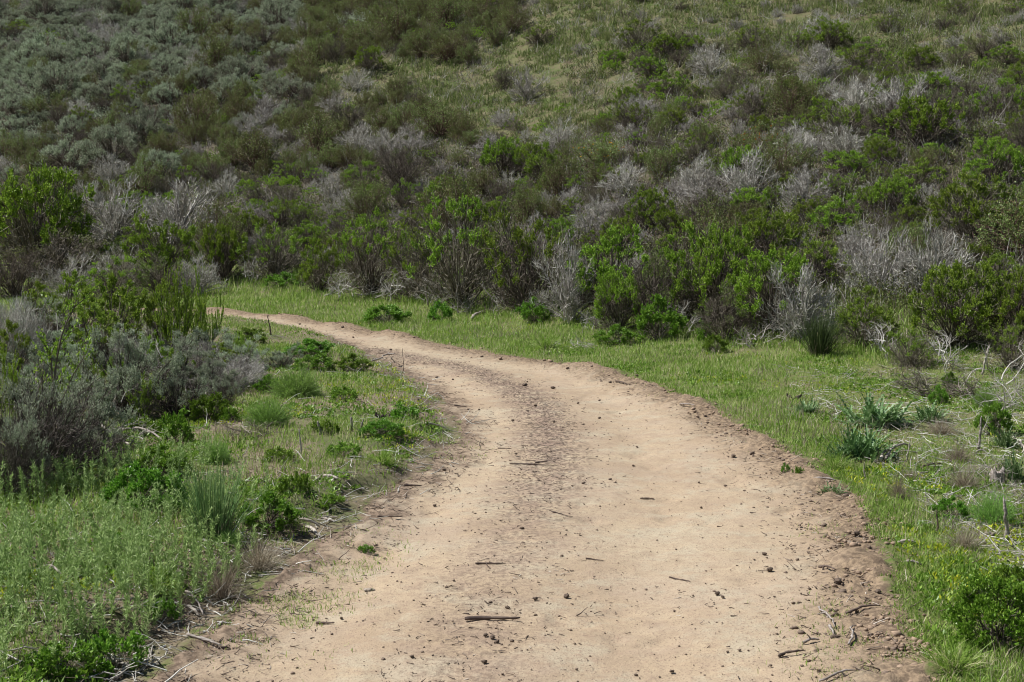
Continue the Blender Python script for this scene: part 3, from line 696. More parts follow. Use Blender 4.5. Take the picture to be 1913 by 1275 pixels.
 ('upright_bush', 110, 640, 740, 70, 'leafy green clump between the young trees on the left'),
 ('upright_bush', 285, 620, 700, 60, 'small leafy clump just left of the pale dead twigs'),
 ('branch_pile', 380, 690, 750, 130, 'dead grey branches lying right of the sagebrush hollow'),
 ('snag', 200, 700, 800, 110, 'dead grey snag above the long bleached branches'),
 ('branch_pile', 60, 690, 780, 160, 'grey dead branches threading the thicket at the left edge'),
 ('snag', 300, 620, 720, 120, 'grey snag rising from the sagebrush above the pale dead twigs'),
 ('snag', 120, 560, 680, 120, 'dead grey branches left of the dense leafy upright bush'),
 ('shoot_bush', 120, 690, 800, 80, 'yellow-green sprigs between the large dark bush and the bleached branches'),
 ('shoot_bush', 270, 700, 790, 60, 'small leafy sprigs left of the dark twiggy bush'),
 ('shoot_bush', 450, 620, 690, 60, 'small leafy sprigs in the sagebrush beside the inner bend'),
 ('branch_pile', 1880, 700, 770, 150, 'low tangle of dead grey wood at the right edge below the bleached heap'),
 ('brown_branch_pile', 1800, 700, 750, 120, 'brown dead twigs left of the bleached heap at right'),
 ('dry_tussock', 1880, 860, 900, 90, 'pale dry clump at the right edge beside the splintered stump'),
 ('dry_tussock', 1760, 780, 815, 80, 'pale dry clump between the thistles and the right green bush'),
 ('branch_pile', 1790, 960, 1000, 140, 'scattered grey sticks above the dry weeds at right'),
 ('branch_pile', 1830, 860, 900, 160, 'grey dead brush between the right dry grass clumps and the stump'),
 ('branch_pile', 1890, 1000, 1050, 120, 'grey dead brush at the right edge below the feathery bush'),
 ('brown_branch_pile', 1730, 690, 745, 110, 'dull brown dead brush above the tiny green bush at right'),
 ('branch_pile', 1420, 600, 655, 150, 'pile of pale broken branches at the foot of the hillside bushes'),
 ('branch_pile', 205, 782, 842, 210, 'long bleached branches lying on the left bank'),
 ('branch_pile', 290, 655, 720, 150, 'tangle of pale dead twigs among the sagebrush'),
 ('branch_pile', 110, 1020, 1055, 130, 'grey sticks lying among the feathery herbs'),
 ('branch_pile', 1740, 880, 905, 150, 'scattered pale sticks in the right verge'),
 ('branch_pile', 1870, 890, 945, 110, 'weathered sticks near the right edge above the feathery bush'),
 ('branch_pile', 1830, 780, 830, 120, 'broken grey sticks round the green bush near the right edge'),
 ('branch_pile', 560, 690, 702, 60, 'grey stick heap above the upper feathery bush'),
 ('brown_branch_pile', 470, 790, 822, 190, 'brown mulch of broken twigs below the feathery bushes'),
 ('branch_pile', 1090, 620, 655, 100, 'grey dead twigs at the verge edge under the bushes'),
 ('branch_pile', 860, 540, 590, 100, 'pale fallen branches under the hillside bushes near the centre'),
 ('branch_pile', 680, 520, 562, 110, 'white bare stems at the verge edge left of centre'),
]
# hillside row at the verge: kind, px, top, base, width, label
HB = [
 ('brown_bush', 30, 470, 562, 130, 'brown twiggy bush behind the far end of the track at the left edge'),
 ('grey_bush', 130, 475, 560, 120, 'grey bare bush behind the leftmost upright leafy bush'),
 ('sparse_green_bush', 215, 480, 562, 120, 'thinly leaved bush behind the dense leafy upright bush'),
 ('brown_bush', 300, 478, 560, 110, 'brown twiggy bush behind the tallest pointed shoots'),
 ('grey_bush', 372, 480, 556, 90, 'small grey bush at the far left end of the green verge'),
 ('green_bush', 75, 325, 520, 215, 'large bright-topped green bush at the left edge above the upright leafy bushes'),
 ('grey_bush', 215, 345, 468, 150, 'pale grey bare bush right of the large bright-topped bush'),
 ('grey_bush', 335, 350, 470, 160, 'bare bush with long white forked branches, left of centre'),
 ('green_bush', 310, 405, 535, 135, 'green bush with brown underside behind the tall pointed shoots'),
 ('grey_bush', 228, 455, 535, 110, 'low grey bush with a white stem behind the upright leafy bushes'),
 ('brown_bush', 120, 440, 535, 170, 'dusky twiggy bush under the large bright-topped bush'),
 ('green_bush', 420, 425, 532, 100, 'bright green bush directly beyond the far end of the track'),
 ('sparse_green_bush', 512, 408, 530, 135, 'wide green-capped bush left of the pale round verge bush'),
 ('green_bush', 597, 450, 550, 88, 'light green rounded bush on the verge edge left of centre'),
 ('sparse_green_bush', 690, 400, 558, 150, 'tall sparse green bush over the white bare stems'),
 ('sparse_green_bush', 775, 420, 565, 110, 'thin green bush between the sparse bush and the tall dark one'),
 ('sparse_green_bush', 862, 375, 582, 170, 'tallest dark green bush with leaning trunk near the centre'),
 ('sparse_green_bush', 985, 395, 588, 140, 'sparse green bush right of the tallest dark one'),
 ('grey_bush', 1062, 450, 605, 130, 'grey bush of pale upright stems at the centre of the verge'),
 ('green_bush', 1142, 432, 590, 165, 'broad green bush above the bright low cushion bush'),
 ('green_bush', 1155, 510, 625, 105, 'bright cushion-shaped green bush over dark shade near the verge'),
 ('brown_bush', 1230, 470, 620, 130, 'brown twiggy bush behind the dense bright verge bush'),
 ('sparse_green_bush', 1285, 420, 600, 120, 'green-topped bush right of the broad green bush'),
 ('green_bush', 1345, 432, 610, 100, 'dark narrow green bush right of centre'),
 ('green_bush', 1440, 472, 628, 165, 'wide dark green bush above the pale broken branches'),
 ('brown_bush', 1355, 535, 640, 120, 'brown twiggy mound left of the pale broken branches'),
 ('grey_bush', 1500, 500, 640, 120, 'bare grey bush behind the dark broom clump'),
 ('grey_bush', 1640, 435, 560, 130, 'broad pale grey bare bush on the right lower slope'),
 ('grey_bush', 1740, 425, 560, 140, 'grey bare bush touching the broad pale one on the right lower slope'),
 ('green_bush', 1612, 540, 655, 128, 'bright round-topped green bush right of the broom clump'),
 ('green_bush', 1785, 498, 660, 175, 'big dark green bush below the broad grey one at right'),
 ('green_bush', 1900, 505, 655, 110, 'dark green bush cut by the right edge'),
 ('sparse_green_bush', 1700, 612, 692, 100, 'low leafy bush at the right end of the verge'),
 ('sparse_green_bush', 1890, 600, 695, 90, 'pale green bush at the right edge above the dead wood'),
 ('green_bush', 1215, 360, 440, 90, 'bright domed green bush on the slope right of centre'),
 ('green_bush', 1700, 310, 375, 120, 'bright spreading green bush on the right slope'),
 ('green_bush', 690, 96, 140, 62, 'lone bright green bush in the hillside grass below the dark thicket'),
 ('green_bush', 1215, 100, 150, 70, 'bright green bush on the upper slope right of centre'),
 ('sage_bush', 508, 140, 178, 58, 'lone grey-green sagebrush at the edge of the hillside grass'),
 ('grey_bush', 985, 135, 195, 75, 'pale fan-shaped bare bush on the upper slope'),
 ('brown_bush', 940, 130, 170, 45, 'small dusky bush left of the pale fan-shaped bare bush'),
 ('grey_bush', 1540, 22, 76, 85, 'pale domed bare bush over black shade at the top of the slope'),
 ('grey_bush', 665, 135, 175, 60, 'bare grey bush below the lone bright green bush'),
 ('olive_bush', 835, 75, 122, 85, 'round olive bush at the lower tip of the dark thicket'),
 ('grey_bush', 1600, 150, 225, 110, 'bare bush of white upright stems on the right slope'),
 ('grey_bush', 1580, 240, 300, 110, 'bare bush leaning right on the right slope'),
 ('grey_bush', 1500, 330, 400, 100, 'bare whitish bush on the mid slope, right of centre'),
 ('green_bush', 1590, 290, 340, 100, 'green bush right of the leaning bare bush'),
 ('olive_bush', 1130, 265, 330, 110, 'dark olive bush flecked with orange on the mid slope'),
 ('olive_bush', 1420, 235, 310, 100, 'dark olive bush with orange flecks right of centre'),
 ('olive_bush', 820, 195, 265, 110, 'brownish open bush in the hillside grass near the centre'),
 ('olive_bush', 755, 195, 250, 60, 'small upright olive bush in the hillside grass'),
 ('snag', 1440, 110, 170, 110, 'white sprawling dead branches on the upper right slope'),
 ('snag', 390, 370, 425, 120, 'white forked dead branch lying over bushes at left'),
 ('snag', 800, 330, 400, 80, 'white dead branches poking from scrub near the centre'),
 ('snag', 830, 158, 182, 90, 'fallen grey branch in the hillside grass below the thicket'),
 ('snag', 1860, 190, 260, 100, 'curved white dead branches on the far right slope'),
]
for k, px, t, b, w, lab in FG: place(k, px, t, b, w, lab)
for k, px, t, b, w, lab in HB: place(k, px, t, b, w, lab)
# orange flecks on the two flowering olive bushes
for rec in PLACED:
    if 'orange' in rec[3].get('label', ''):
        g = Geo(); rg = np.random.default_rng(int(rec[0])); P = rg.normal(size=(70, 3)) * [.35, .35, .28] + [0, 0, .95]
        leaves(g, P, rg.normal(size=P.shape), .07, .05, rg); tag(link('flowers', g.mesh('flowers', M['ochre']), rec[3]), kind='stuff')

# ---- fill the hillside
def region(px, py):
    """which plants grow where: probabilities and cover, as seen across the slope"""
    px = px + float(fbm(px / 55., py / 40., 3)) * 75; py = py + float(fbm(px / 60. + 9, py / 40., 3)) * 45; line = 300 - px * .37
    if 575 < px < 965 and py < 112 - max(px - 850, 0) * .25: return dict(olive_bush=.80, brown_bush=.10, sparse_green_bush=.10), 1.15
    if px < 620 and py < line - 10: return dict(sage_bush=.62, grey_bush=.14, olive_bush=.12, brown_bush=.08, sparse_green_bush=.04), 1.0
    if px < 575 and py < line + 150: return dict(olive_bush=.30, sage_bush=.24, brown_bush=.14, grey_bush=.14, sparse_green_bush=.18), 1.0
    if px < 760 and py < 330 and px > 300 and py > 180: return dict(olive_bush=.45, brown_bush=.15, grey_bush=.2, sparse_green_bush=.2), .9
    if 540 < px < 1140 and py < 255: return dict(olive_bush=.2, grey_bush=.4, sparse_green_bush=.25, brown_bush=.15), .22
    if 540 < px < 1140 and py < 320: return dict(olive_bush=.25, grey_bush=.35, sparse_green_bush=.25, brown_bush=.15), .62
    if px >= 960 and py < 100: return dict(grey_bush=.3, sparse_green_bush=.4, brown_bush=.3), .36
    if px >= 960 and py < 210: return dict(grey_bush=.27, sparse_green_bush=.33, brown_bush=.17, green_bush=.18, olive_bush=.05), .6
    if px < 760: return dict(sparse_green_bush=.27, green_bush=.22, grey_bush=.24, brown_bush=.14, olive_bush=.13), 1.0
    return dict(green_bush=.29, sparse_green_bush=.27, grey_bush=.22, brown_bush=.14, olive_bush=.08), .98
RF = np.random.default_rng(2024)
pts = [(r[3].location.x, r[3].location.y, r[5]) for r in PLACED if r[4] in ('green_bush', 'sparse_green_bush', 'grey_bush', 'brown_bush', 'olive_bush', 'sage_bush', 'snag')]
count = 0
BASEW = dict(green_bush=1.2, sparse_green_bush=1.15, grey_bush=1.1, brown_bush=1.1, sage_bush=1.5, olive_bush=1.25)
for _ in range(80000):
    u = RF.uniform(); y = 12 + 93 * u ** .8; x = RF.uniform(-1, 1) * (.37 * y + 2.8)
    s = y - np.interp(x, _fx, _fy)
    if s < 1.3: continue
    z = float(height0(np.array([x]), np.array([y]))[0]); bx, by, dep = project(x, y, z)
    if by < -45 or by > 760: continue
    pr, cov = region(float(bx), float(by))
    kinds = list(pr); kind = kinds[RF.choice(len(kinds), p=np.array(list(pr.values())) / sum(pr.values()))]
    sz = BASEW[kind] * (.48 + .85 * RF.random() ** 1.7) * (1 + .12 * (dep > 45))
    if cov < .5 and RF.random() > cov * .5: continue
    if cov < .5: sz *= .7
    sep = .30 / min(cov, 1.15) ** .4 + (0 if cov > .5 else .3)
    if any((x - a) ** 2 + ((y - b) * .8) ** 2 < (sep * (sz + c)) ** 2 for a, b, c in pts): continue
    pts.append((x, y, sz)); hh = dict(sage_bush=.60, olive_bush=.85).get(kind, .66) * sz * RF.uniform(.8, 1.2) * (.85 if cov < .9 else 1)
    put(kind, x, y, z, sz, hh); count += 1
    if count > 1700: break
print('hillside fill', count)

# past 300 of a kind, the smallest in view become one mass of far brush
def mass(kinds, keep, name, mat, label):
    recs = [r for r in PLACED if r[4] in kinds]; ext = [r for r in recs if 'label' not in r[3] and 0 < r[0] < 1913 and r[7] > 24]
    n = len(recs) - keep
    if n <= 0: return
    ext.sort(key=lambda r: r[5] / r[7]); g = Geo(); rg = np.random.default_rng(4)
    for r in ext[:n]:
        o = r[3]; fol = next(c for c in o.children if c.name.startswith('foliage')).data
        v = np.empty(len(fol.vertices) * 3, np.float32); fol.vertices.foreach_get('co', v); v = v.reshape(-1, 4, 3)
        v = v[rg.random(len(v)) < .42]; c = v.mean(1, keepdims=True); v = c + (v - c) * 1.5
        a = o.rotation_euler.z; R = np.array([[cos(a), -sin(a), 0], [sin(a), cos(a), 0], [0, 0, 1]])
        v = (v.reshape(-1, 3) * np.array(o.scale)) @ R.T + np.array(o.location); g.add(v, np.arange(len(v)).reshape(-1, 4))
        for ch in list(o.children): bpy.data.objects.remove(ch)
        bpy.data.objects.remove(o); PLACED.remove(r)
    tag(link(name, g.mesh(name, M[mat])), label, 'brush', kind='stuff')
mass(('green_bush', 'sparse_green_bush'), 294, 'far_green_brush', 'green', 'mass of small far-off green bushes scattered high on the hillside')
mass(('olive_bush',), 294, 'far_olive_brush', 'olive', 'mass of small far-off olive bushes merging together up the hillside')
_o = ['first', 'second', 'third', 'fourth', 'fifth', 'sixth', 'seventh', 'eighth', 'ninth']
ORD = _o + ['tenth', 'eleventh', 'twelfth', 'thirteenth', 'fourteenth', 'fifteenth', 'sixteenth', 'seventeenth', 'eighteenth', 'nineteenth', 'twentieth'] + ['twenty-' + w for w in _o] + \
      ['thirtieth'] + ['thirty-' + w for w in _o] + ['fortieth'] + ['forty-' + w for w in _o]
DESC = dict(green_bush='bright green leafy bush', sparse_green_bush='thinly leaved green bush', grey_bush='bare grey bush', brown_bush='brown twiggy bush',
            sage_bush='grey-green sagebrush', olive_bush='dark olive bush')
BANDS = [(30, 'along the top edge'), (85, 'just below the top edge'), (140, 'high on the slope'), (200, 'on the upper slope'), (260, 'above the middle slope'), (320, 'on the middle slope'),
         (380, 'below the middle slope'), (440, 'on the lower slope'), (9999, 'near the slope foot')]
SIDES = [(0, 'beyond the left edge'), (240, 'at the far left'), (480, 'on the left'), (720, 'left of centre'), (960, 'just left of centre'), (1200, 'just right of centre'), (1440, 'right of centre'), (1680, 'on the right'), (1913, 'at the far right'), (9999, 'beyond the right edge')]
def auto_label(recs, desc, bands, sides, group):
    cells = {}
    for r in recs:
        b = next(n for v, n in bands if r[2] < v); s = next(n for v, n in sides if r[0] < v)
        cells.setdefault((b, s), []).append(r)
    for (b, s), L_ in cells.items():
        L_.sort(key=lambda r: r[0])
        for i, r in enumerate(L_):
            r[3]['label'] = (f'{ORD[min(i, 48)]} {desc} from left {b} {s}' if len(L_) > 1 else f'only {desc} {b} {s}'); r[3]['group'] = group
for kind, desc in DESC.items():
    auto_label([r for r in PLACED if r[4] == kind and 'label' not in r[3]], desc, BANDS, SIDES, desc.replace('bush', 'bushes').replace('sagebrush', 'sagebrushes') + ' on the hillside')

# ------------------------------------------------------------------ grass and ground cover (stuff)
def blades(g, P, L, W, rng, lean=.35, seg=2):
    n = len(P); az = rng.uniform(0, 2 * pi, n); t = np.abs(rng.normal(size=n)) * lean
    D = np.stack([np.sin(t) * np.cos(az), np.sin(t) * np.sin(az), np.cos(t)], 1)
    wa = rng.uniform(0, 2 * pi, n); S = np.stack([np.cos(wa), np.sin(wa), wa * 0], 1) * (W * .5)[:, None]
    Lc = L[:, None]; m = P + D * Lc * .55; e = P + D * Lc * .9 + np.stack([np.cos(az), np.sin(az), -.5 + az * 0], 1) * Lc * .28 * rng.random((n, 1))
    V = np.stack([P - S, P + S, m + S * .8, m - S * .8, e], 1).reshape(-1, 3); b = np.arange(n)[:, None] * 5
    g.add(V, b + np.array([0, 1, 2, 3]), b + np.array([3, 2, 4]))
RG = np.random.default_rng(5)
def scatter(n, poly_px_y, dens, fn):
    """random points in the view wedge, denser nearby; keep those fn accepts"""
    dens = dens + .001; y0, y1 = poly_px_y; u = RG.random(n); y = (y0 ** (1 - dens) + u * (y1 ** (1 - dens) - y0 ** (1 - dens))) ** (1 / (1 - dens))
    n = int(n * 1.6); y = np.resize(y, n) if len(y) == n else (y0 ** (1 - dens) + RG.random(n) * (y1 ** (1 - dens) - y0 ** (1 - dens))) ** (1 / (1 - dens)); x = RG.uniform(-1, 1, n) * (.38 * y + 1.9); tr_ = track(x, y); k = fn(x, y, tr_); x, y = x[k], y[k]; tr_ = tuple(a[k] for a in tr_)
    return x, y, height(x, y, tr_), tr_
# verge on the right of the track
def f_verge(x, y, t):
    dl, dr, ds = t; s = y - np.interp(x, _fx, _fy); pat = fbm(x * 1.4, y * 1.4, 3)
    e = dr + fbm(x * 3.5, y * 3.5, 3) * .16 - .05
    return (dl > 0) & (e < 0) & (s < 2.5) & (RG.random(len(x)) < np.clip(.9 + pat * .9 + np.minimum(-e, .3), .2, 1) * np.where((x > 2.6) & (y < 14), .8, 1)
           * np.where(pat < -.36, .45, 1) * np.where((x > 2.2 + .06 * y) & (y < 17), np.clip(.85 + fbm(x * 1.8 + 8, y * 1.8, 3) * 1.8, .12, 1), 1))
g = Geo(); x, y, z, t = scatter(520000, (4.6, 40), .7, f_verge); d = y
cl = vnoise(x * .9 + 3, y * .9); L = .85 * (.032 + .07 * cl + .05 * sstep(16, 24, y) + .05*sstep(-1.5,.5, y - np.interp(x,_fx,_fy))) * RG.uniform(.5, 1.4, len(x)) * (.35 + .65 * sstep(-.12, .35, -t[1] + .12))
L = L * np.where((x > 2.2 + .06 * y) & (y < 17) & (fbm(x * 1.8 + 8, y * 1.8, 3) < .15), .55, 1); L = np.maximum(L, .016); blades(g, np.stack([x, y, z], 1), L, .0032 + d * .00022, RG, .5)
tag(link('grass', g.mesh('verge_grass', M['grass'])), 'green grass on the verge outside the bend of the track', 'grass', kind='stuff')
# left bank
def f_left(x, y, t):
    dl, dr, ds = t; pat = fbm(x * 1.1 + 9, y * 1.1, 3); e = dl + fbm(x * 3, y * 3, 2) * .22 + .16 * sstep(12, 7, y)
    return (e < -.02) & (dl > -14) & (RG.random(len(x)) < np.clip(.8 + pat * 1.5, .1, 1) * np.clip(.35 + (-e) * 1.3, 0, 1))
g = Geo(); x, y, z, t = scatter(400000, (4.6, 26), .8, f_left)
L = (.022 + .065 * vnoise(x * 1.2, y * 1.2) ** 1.3) * RG.uniform(.5, 1.5, len(x)); blades(g, np.stack([x, y, z], 1), L, .003 + y * .00022, RG, .6)
tag(link('grass', g.mesh('bank_grass', M['grass'])), 'short green grass and weeds on the left bank inside the bend', 'grass', kind='stuff')
# thin grass creeping onto the track
PATCH = [(*flat(650, 1030), .22), (*flat(500, 1165), .28), (*flat(430, 1150), .22), (*flat(700, 990), .12), (*flat(835, 830), .25), (*flat(850, 845), .2), (*flat(1560, 1000), .16),
         (*flat(1590, 1165), .2), (*flat(1640, 1240), .25), (*flat(1275, 745), .22), (*flat(1330, 768), .2), (*flat(1180, 705), .2), (*flat(620, 1060), .2), (*flat(560, 1120), .2)]
def f_pat(x, y, t):
    return (np.minimum(t[0], t[1]) > -.05) & (RG.random(len(x)) < .8 * sum(np.exp(-((x - a) ** 2 + ((y - b) / 1.3) ** 2) / r ** 2) for a, b, r in PATCH) * (fbm(x * 5, y * 5, 2) > -.1) + .012 * (t[1] < .35))
g = Geo(); x, y, z, t = scatter(260000, (4.6, 20), 1.0, f_pat); blades(g, np.stack([x, y, z], 1), RG.uniform(.012, .04, len(x)), .003 + y * .0001, RG, .8)
tag(link('grass', g.mesh('track_grass', M['grass'])), 'thin patches of short grass creeping onto the edges of the track', 'grass', kind='stuff')
# straw coloured stems and taller darker grass in patches
def f_dry(x, y, t):
    s = y - np.interp(x, _fx, _fy)
    return ((t[1] < -.15) & (s < 1.5) & (fbm(x * .8 + 21, y * .8, 3) > .02) | (t[0] < -.25) & (fbm(x * .9 + 61, y * .9, 3) > .12)) & (RG.random(len(x)) < .6)
g = Geo(); x, y, z, t = scatter(90000, (4.6, 36), .8, f_dry); blades(g, np.stack([x, y, z], 1), RG.uniform(.05, .17, len(x)) * (.55 + .45 * (t[1] < -.15)), .0022 + y * .00018, RG, .55)
tag(link('dry_grass', g.mesh('dry_stems', M['dry'])), 'straw-coloured dry stems standing in the green grass', 'dry grass', kind='stuff')
def f_tall(x, y, t):
    s = y - np.interp(x, _fx, _fy)
    return (t[1] < -.5) & (s > -2.2) & (s < 1.2) & (fbm(x * 1.1 + 3, y * 1.1, 2) > -.1)
g = Geo(); x, y, z, t = scatter(60000, (14, 42), .4, f_tall); blades(g, np.stack([x, y, z], 1), RG.uniform(.12, .34, len(x)), .004 + y * .00022, RG, .4)
tag(link('tall_grass', g.mesh('tall_grass', M['grass'])), 'taller ragged grass where the verge meets the hillside bushes', 'grass', kind='stuff')
# loose dead sticks on the left bank, its edge and the right verge
def f_st(x, y, t):
    return RG.random(len(x)) < np.exp(-((t[0] + .12) / .2) ** 2) * .8 + (t[0] < -.3) * .30 * (fbm(x * .9 + 50, y * .9, 3) > -.1) + (t[1] < -.4) * (x > 2.1 + .06 * y) * (y < 17) * 1.5
g = Geo(); x, y, z, t = scatter(14000, (4.7, 22), 1.3, f_st); n = len(x); a = RG.uniform(0, 2 * pi, n); D = np.stack([np.cos(a), np.sin(a), RG.normal(size=n) * .15 + .12], 1)
s = grow(np.stack([x, y, z + .012], 1), D, RG.uniform(.05, .22, n), 5, .16, -.01, RG); tube(g, s, RG.uniform(.0018, .0048, n), .0016, 4, RG); print('sticks', n)
tag(link('dead_twigs', g.mesh('bank_twigs', M['grey'])), 'broken grey twigs strewn through the grass beside the track', 'twigs', kind='stuff')
# small broad-leaved weeds on both sides
g = Geo(); x, y, z, t = scatter(52000, (4.6, 24), 1.0, lambda x, y, t: ((t[0] < -.15) & (fbm(x * 1.3 + 30, y * 1.3, 3) > .0) & (RG.random(len(x)) < .6) | (t[1] < -.1) & (fbm(x * 1.3 + 30, y * 1.3, 3) > .12)) & (y - np.interp(x, _fx, _fy) < 1))
n = len(x); k = 9; P = np.repeat(np.stack([x, y, z], 1), k, 0); a = RG.uniform(0, 2 * pi, n * k); D = np.stack([np.cos(a), np.sin(a), RG.uniform(.1, 1.4, n * k)], 1)
leaves(g, P + D * .01, D, np.repeat(RG.uniform(.5, 1.2, n), k) * RG.uniform(.016, .042, n * k), RG.uniform(.008, .02, n * k), RG)
tag(link('weeds', g.mesh('weeds', M['fresh'])), 'small broad-leaved green weeds scattered through the grass', 'weeds', kind='stuff')
g = Geo(); x, y, z, t = scatter(9000, (4.6, 24), 1.2, lambda x, y, t: ((t[0] < -.1) | (t[1] < -.1)) & (fbm(x * .8 + 70, y * .8, 2) > .30) & (y - np.interp(x, _fx, _fy) < 1))
n = len(x); k = 8; P = np.repeat(np.stack([x, y, z], 1), k, 0); a = RG.uniform(0, 2 * pi, n * k); D = np.stack([np.cos(a), np.sin(a), RG.uniform(.3, 1.6, n * k)], 1)
leaves(g, P + D * .02, D, RG.uniform(.015, .035, n * k), RG.uniform(.008, .016, n * k), RG)
tag(link('weeds', g.mesh('yellow_weeds', M['yellow'])), 'yellow-green weeds in low patches beside the track', 'weeds', kind='stuff')
# feathery herb spikes, lower left
def f_spk(x, y, t):
    px, py, _ = project(x, y, .1)
    return (t[0] < -.12) & (py > 870) & (px < 520) & (RG.random(len(x)) < np.clip(.75 + fbm(x * 1.6, y * 1.6, 3) * 1.8, .04, 1) * sstep(560, 330, px))
g = Geo(); x, y, z, t = scatter(7600, (4.7, 11.5), .8, f_spk); n = len(x)
P0 = np.stack([x, y, z], 1); az = RG.uniform(0, 2 * pi, n); ti = np.abs(RG.normal(size=n)) * .28
D = np.stack([np.sin(ti) * np.cos(az), np.sin(ti) * np.sin(az), np.cos(ti)], 1)
s = grow(P0, D, RG.uniform(.12, .30, n) * (.65 + .5 * vnoise(x * 2, y * 2)), 5, .1, .05, RG); tube(g, s, .0016, .001, 3, RG)
P, D = sprout(s, 80, .12, 1, .9, .9, 0, RG)
cen = RG.normal(size=P.shape); leaves(g, P, D + unit(cen) * .6, RG.uniform(.016, .036, len(P)), .0052, RG)
print('spikes', n)
tag(link('feathery_herbs', g.mesh('feathery_herbs', M['spike'])), 'pale green feathery herb spikes crowding the lower left', 'herbs', kind='stuff')
# hillside grass
def f_hill(x, y, t):
    s = y - np.interp(x, _fx, _fy); z0 = height0(x, y); px, py, _ = project(x, y, z0); o = openness(x, y, z0)
    return (s > .5) & (py > -60) & (RG.random(len(x)) < (.22 + .78 * o) * np.clip(.75 + fbm(x * .6, y * .6, 3) * 1.3, .1, 1))
g = Geo(); x, y, z, t = scatter(60000, (16, 105), .1, f_hill); k = 24; c = np.stack([x, y, z - .02], 1); tl_ = RG.uniform(.10, .30, len(x)) * (.6 + .9 * vnoise(x * .7, y * .7))
P = np.repeat(c, k, 0); P[:, :2] += RG.normal(size=(len(P), 2)) * .07; blades(g, P, np.repeat(tl_, k) * RG.uniform(.5, 1.2, len(P)), .006 + P[:, 1] * .00028, RG, .8)
tag(link('hillside_grass', g.mesh('hillside_grass', M['hillgrass'])), 'faded green and straw grass between the bushes on the hillside', 'grass', kind='stuff')
print('hill grass', len(x))
# low scrub filling the hill floor between the bushes
def f_scrub(x, y, t):
    s = y - np.interp(x, _fx, _fy); z0 = height0(x, y); px, py, _ = project(x, y, z0); o = openness(x, y, z0)
    return (s > .9) & (py > -60) & (RG.random(len(x)) < 1 - .72 * o)
g = Geo(); gb = Geo(); gl = Geo(); gs_ = Geo(); x, y, z, t = scatter(24000, (16, 105), .35, f_scrub); print('scrub', len(x))
k = 13; P = np.repeat(np.stack([x, y, z], 1), k, 0); P[:, :2] += RG.normal(size=(len(P), 2)) * .10; tall = np.repeat(RG.uniform(.14, .46, len(x)), k)
D = RG.normal(size=P.shape) * [.75, .75, .4] + [0, 0, 1]; s = grow(P, D, tall * RG.uniform(.5, 1.2, len(P)), 4, .2, .05, RG)
gr = np.repeat(RG.random(len(x)) < .5, k); rr = .0028 + P[:, 1] * .00006
tube(g, s[gr], rr[gr], rr[gr] * .5, 3, RG); tube(gb, s[~gr], rr[~gr], rr[~gr] * .5, 3, RG)
q = np.repeat(RG.random(len(x)) < np.clip(.45 + fbm(x * .5, y * .5, 2), .1, .8), k); q2 = np.repeat(project(x, y, z)[1] < 300 - project(x, y, z)[0] * .37, k)
P, D = sprout(s[q & ~q2], 7, .35, 1, .9, .3, 0, RG); leaves(gl, P, D, RG.uniform(.03, .06, len(P)), .022, RG)
P, D = sprout(s[q2], 9, .35, 1, .9, .3, 0, RG); leaves(gs_, P, D, RG.uniform(.03, .07, len(P)), .018, RG)
tag(link('dead_twigs', g.mesh('grey_twigs', M['grey'])), 'thicket of low grey dead twigs on the hill floor between the bushes', 'twigs', kind='stuff')
tag(link('dead_twigs', gb.mesh('brown_twigs', M['bark'])), 'thicket of low brown twigs on the hill floor between the bushes', 'twigs', kind='stuff')
tag(link('low_scrub', gl.mesh('low_scrub', M['olive'])), 'low dull green scrub leaves filling gaps between hillside bushes', 'scrub', kind='stuff')
tag(link('low_scrub', gs_.mesh('grey_scrub', M['sage'])), 'low grey-green scrub leaves between the sagebrushes at upper left', 'scrub', kind='stuff')
# litter along the track edges, its middle, and the left bank
def f_lit(x, y, t):
    dl, dr, ds = t; ins = np.minimum(dl, dr)
    p = np.exp(-((dl - .05) / .28) ** 2) * .95 + np.exp(-((dr - .22) / .30) ** 2) * (dl > 0) * .42 + np.exp(-(ds / .34) ** 2) * (ins > 0) * (.16 + .7 * sstep(8, 12, y)) * (fbm(x * 1.7, y * 1.7, 2) > -.25) + .07 * (ins > 0) * (fbm(x * 1.3 + 7, y * 1.3, 3) > .1)
    p = p + ((dl < -.1) & (fbm(x * .9 + 50, y * .9, 3) > .0)) * .5 + ((dr < -.3) & (x > 2.4) & (y < 17)) * .35
    return RG.random(len(x)) < p
g = Geo(); x, y, z, t = scatter(70000, (4.6, 28), 1.25, f_lit); n = len(x)
a = RG.uniform(0, 2 * pi, n); D = np.stack([np.cos(a), np.sin(a), RG.normal(size=n) * .12 + np.where(np.minimum(t[0], t[1]) > .35, 0, .15)], 1)
ln = RG.uniform(.012, .05, n) * np.where(RG.random(n) < .12, 2.6, 1) * np.where(np.minimum(t[0], t[1]) > .5, .7, 1)
s = grow(np.stack([x, y, z + .006], 1), D, ln, 4, .16, 0, RG); tube(g, s, RG.uniform(.0012, .0042, n), .0012, 3, RG)
tag(link('plant_litter', g.mesh('plant_litter', M['litter'])), 'dark scraps of bark and twig littering the track and its edges', 'plant litter', kind='stuff')
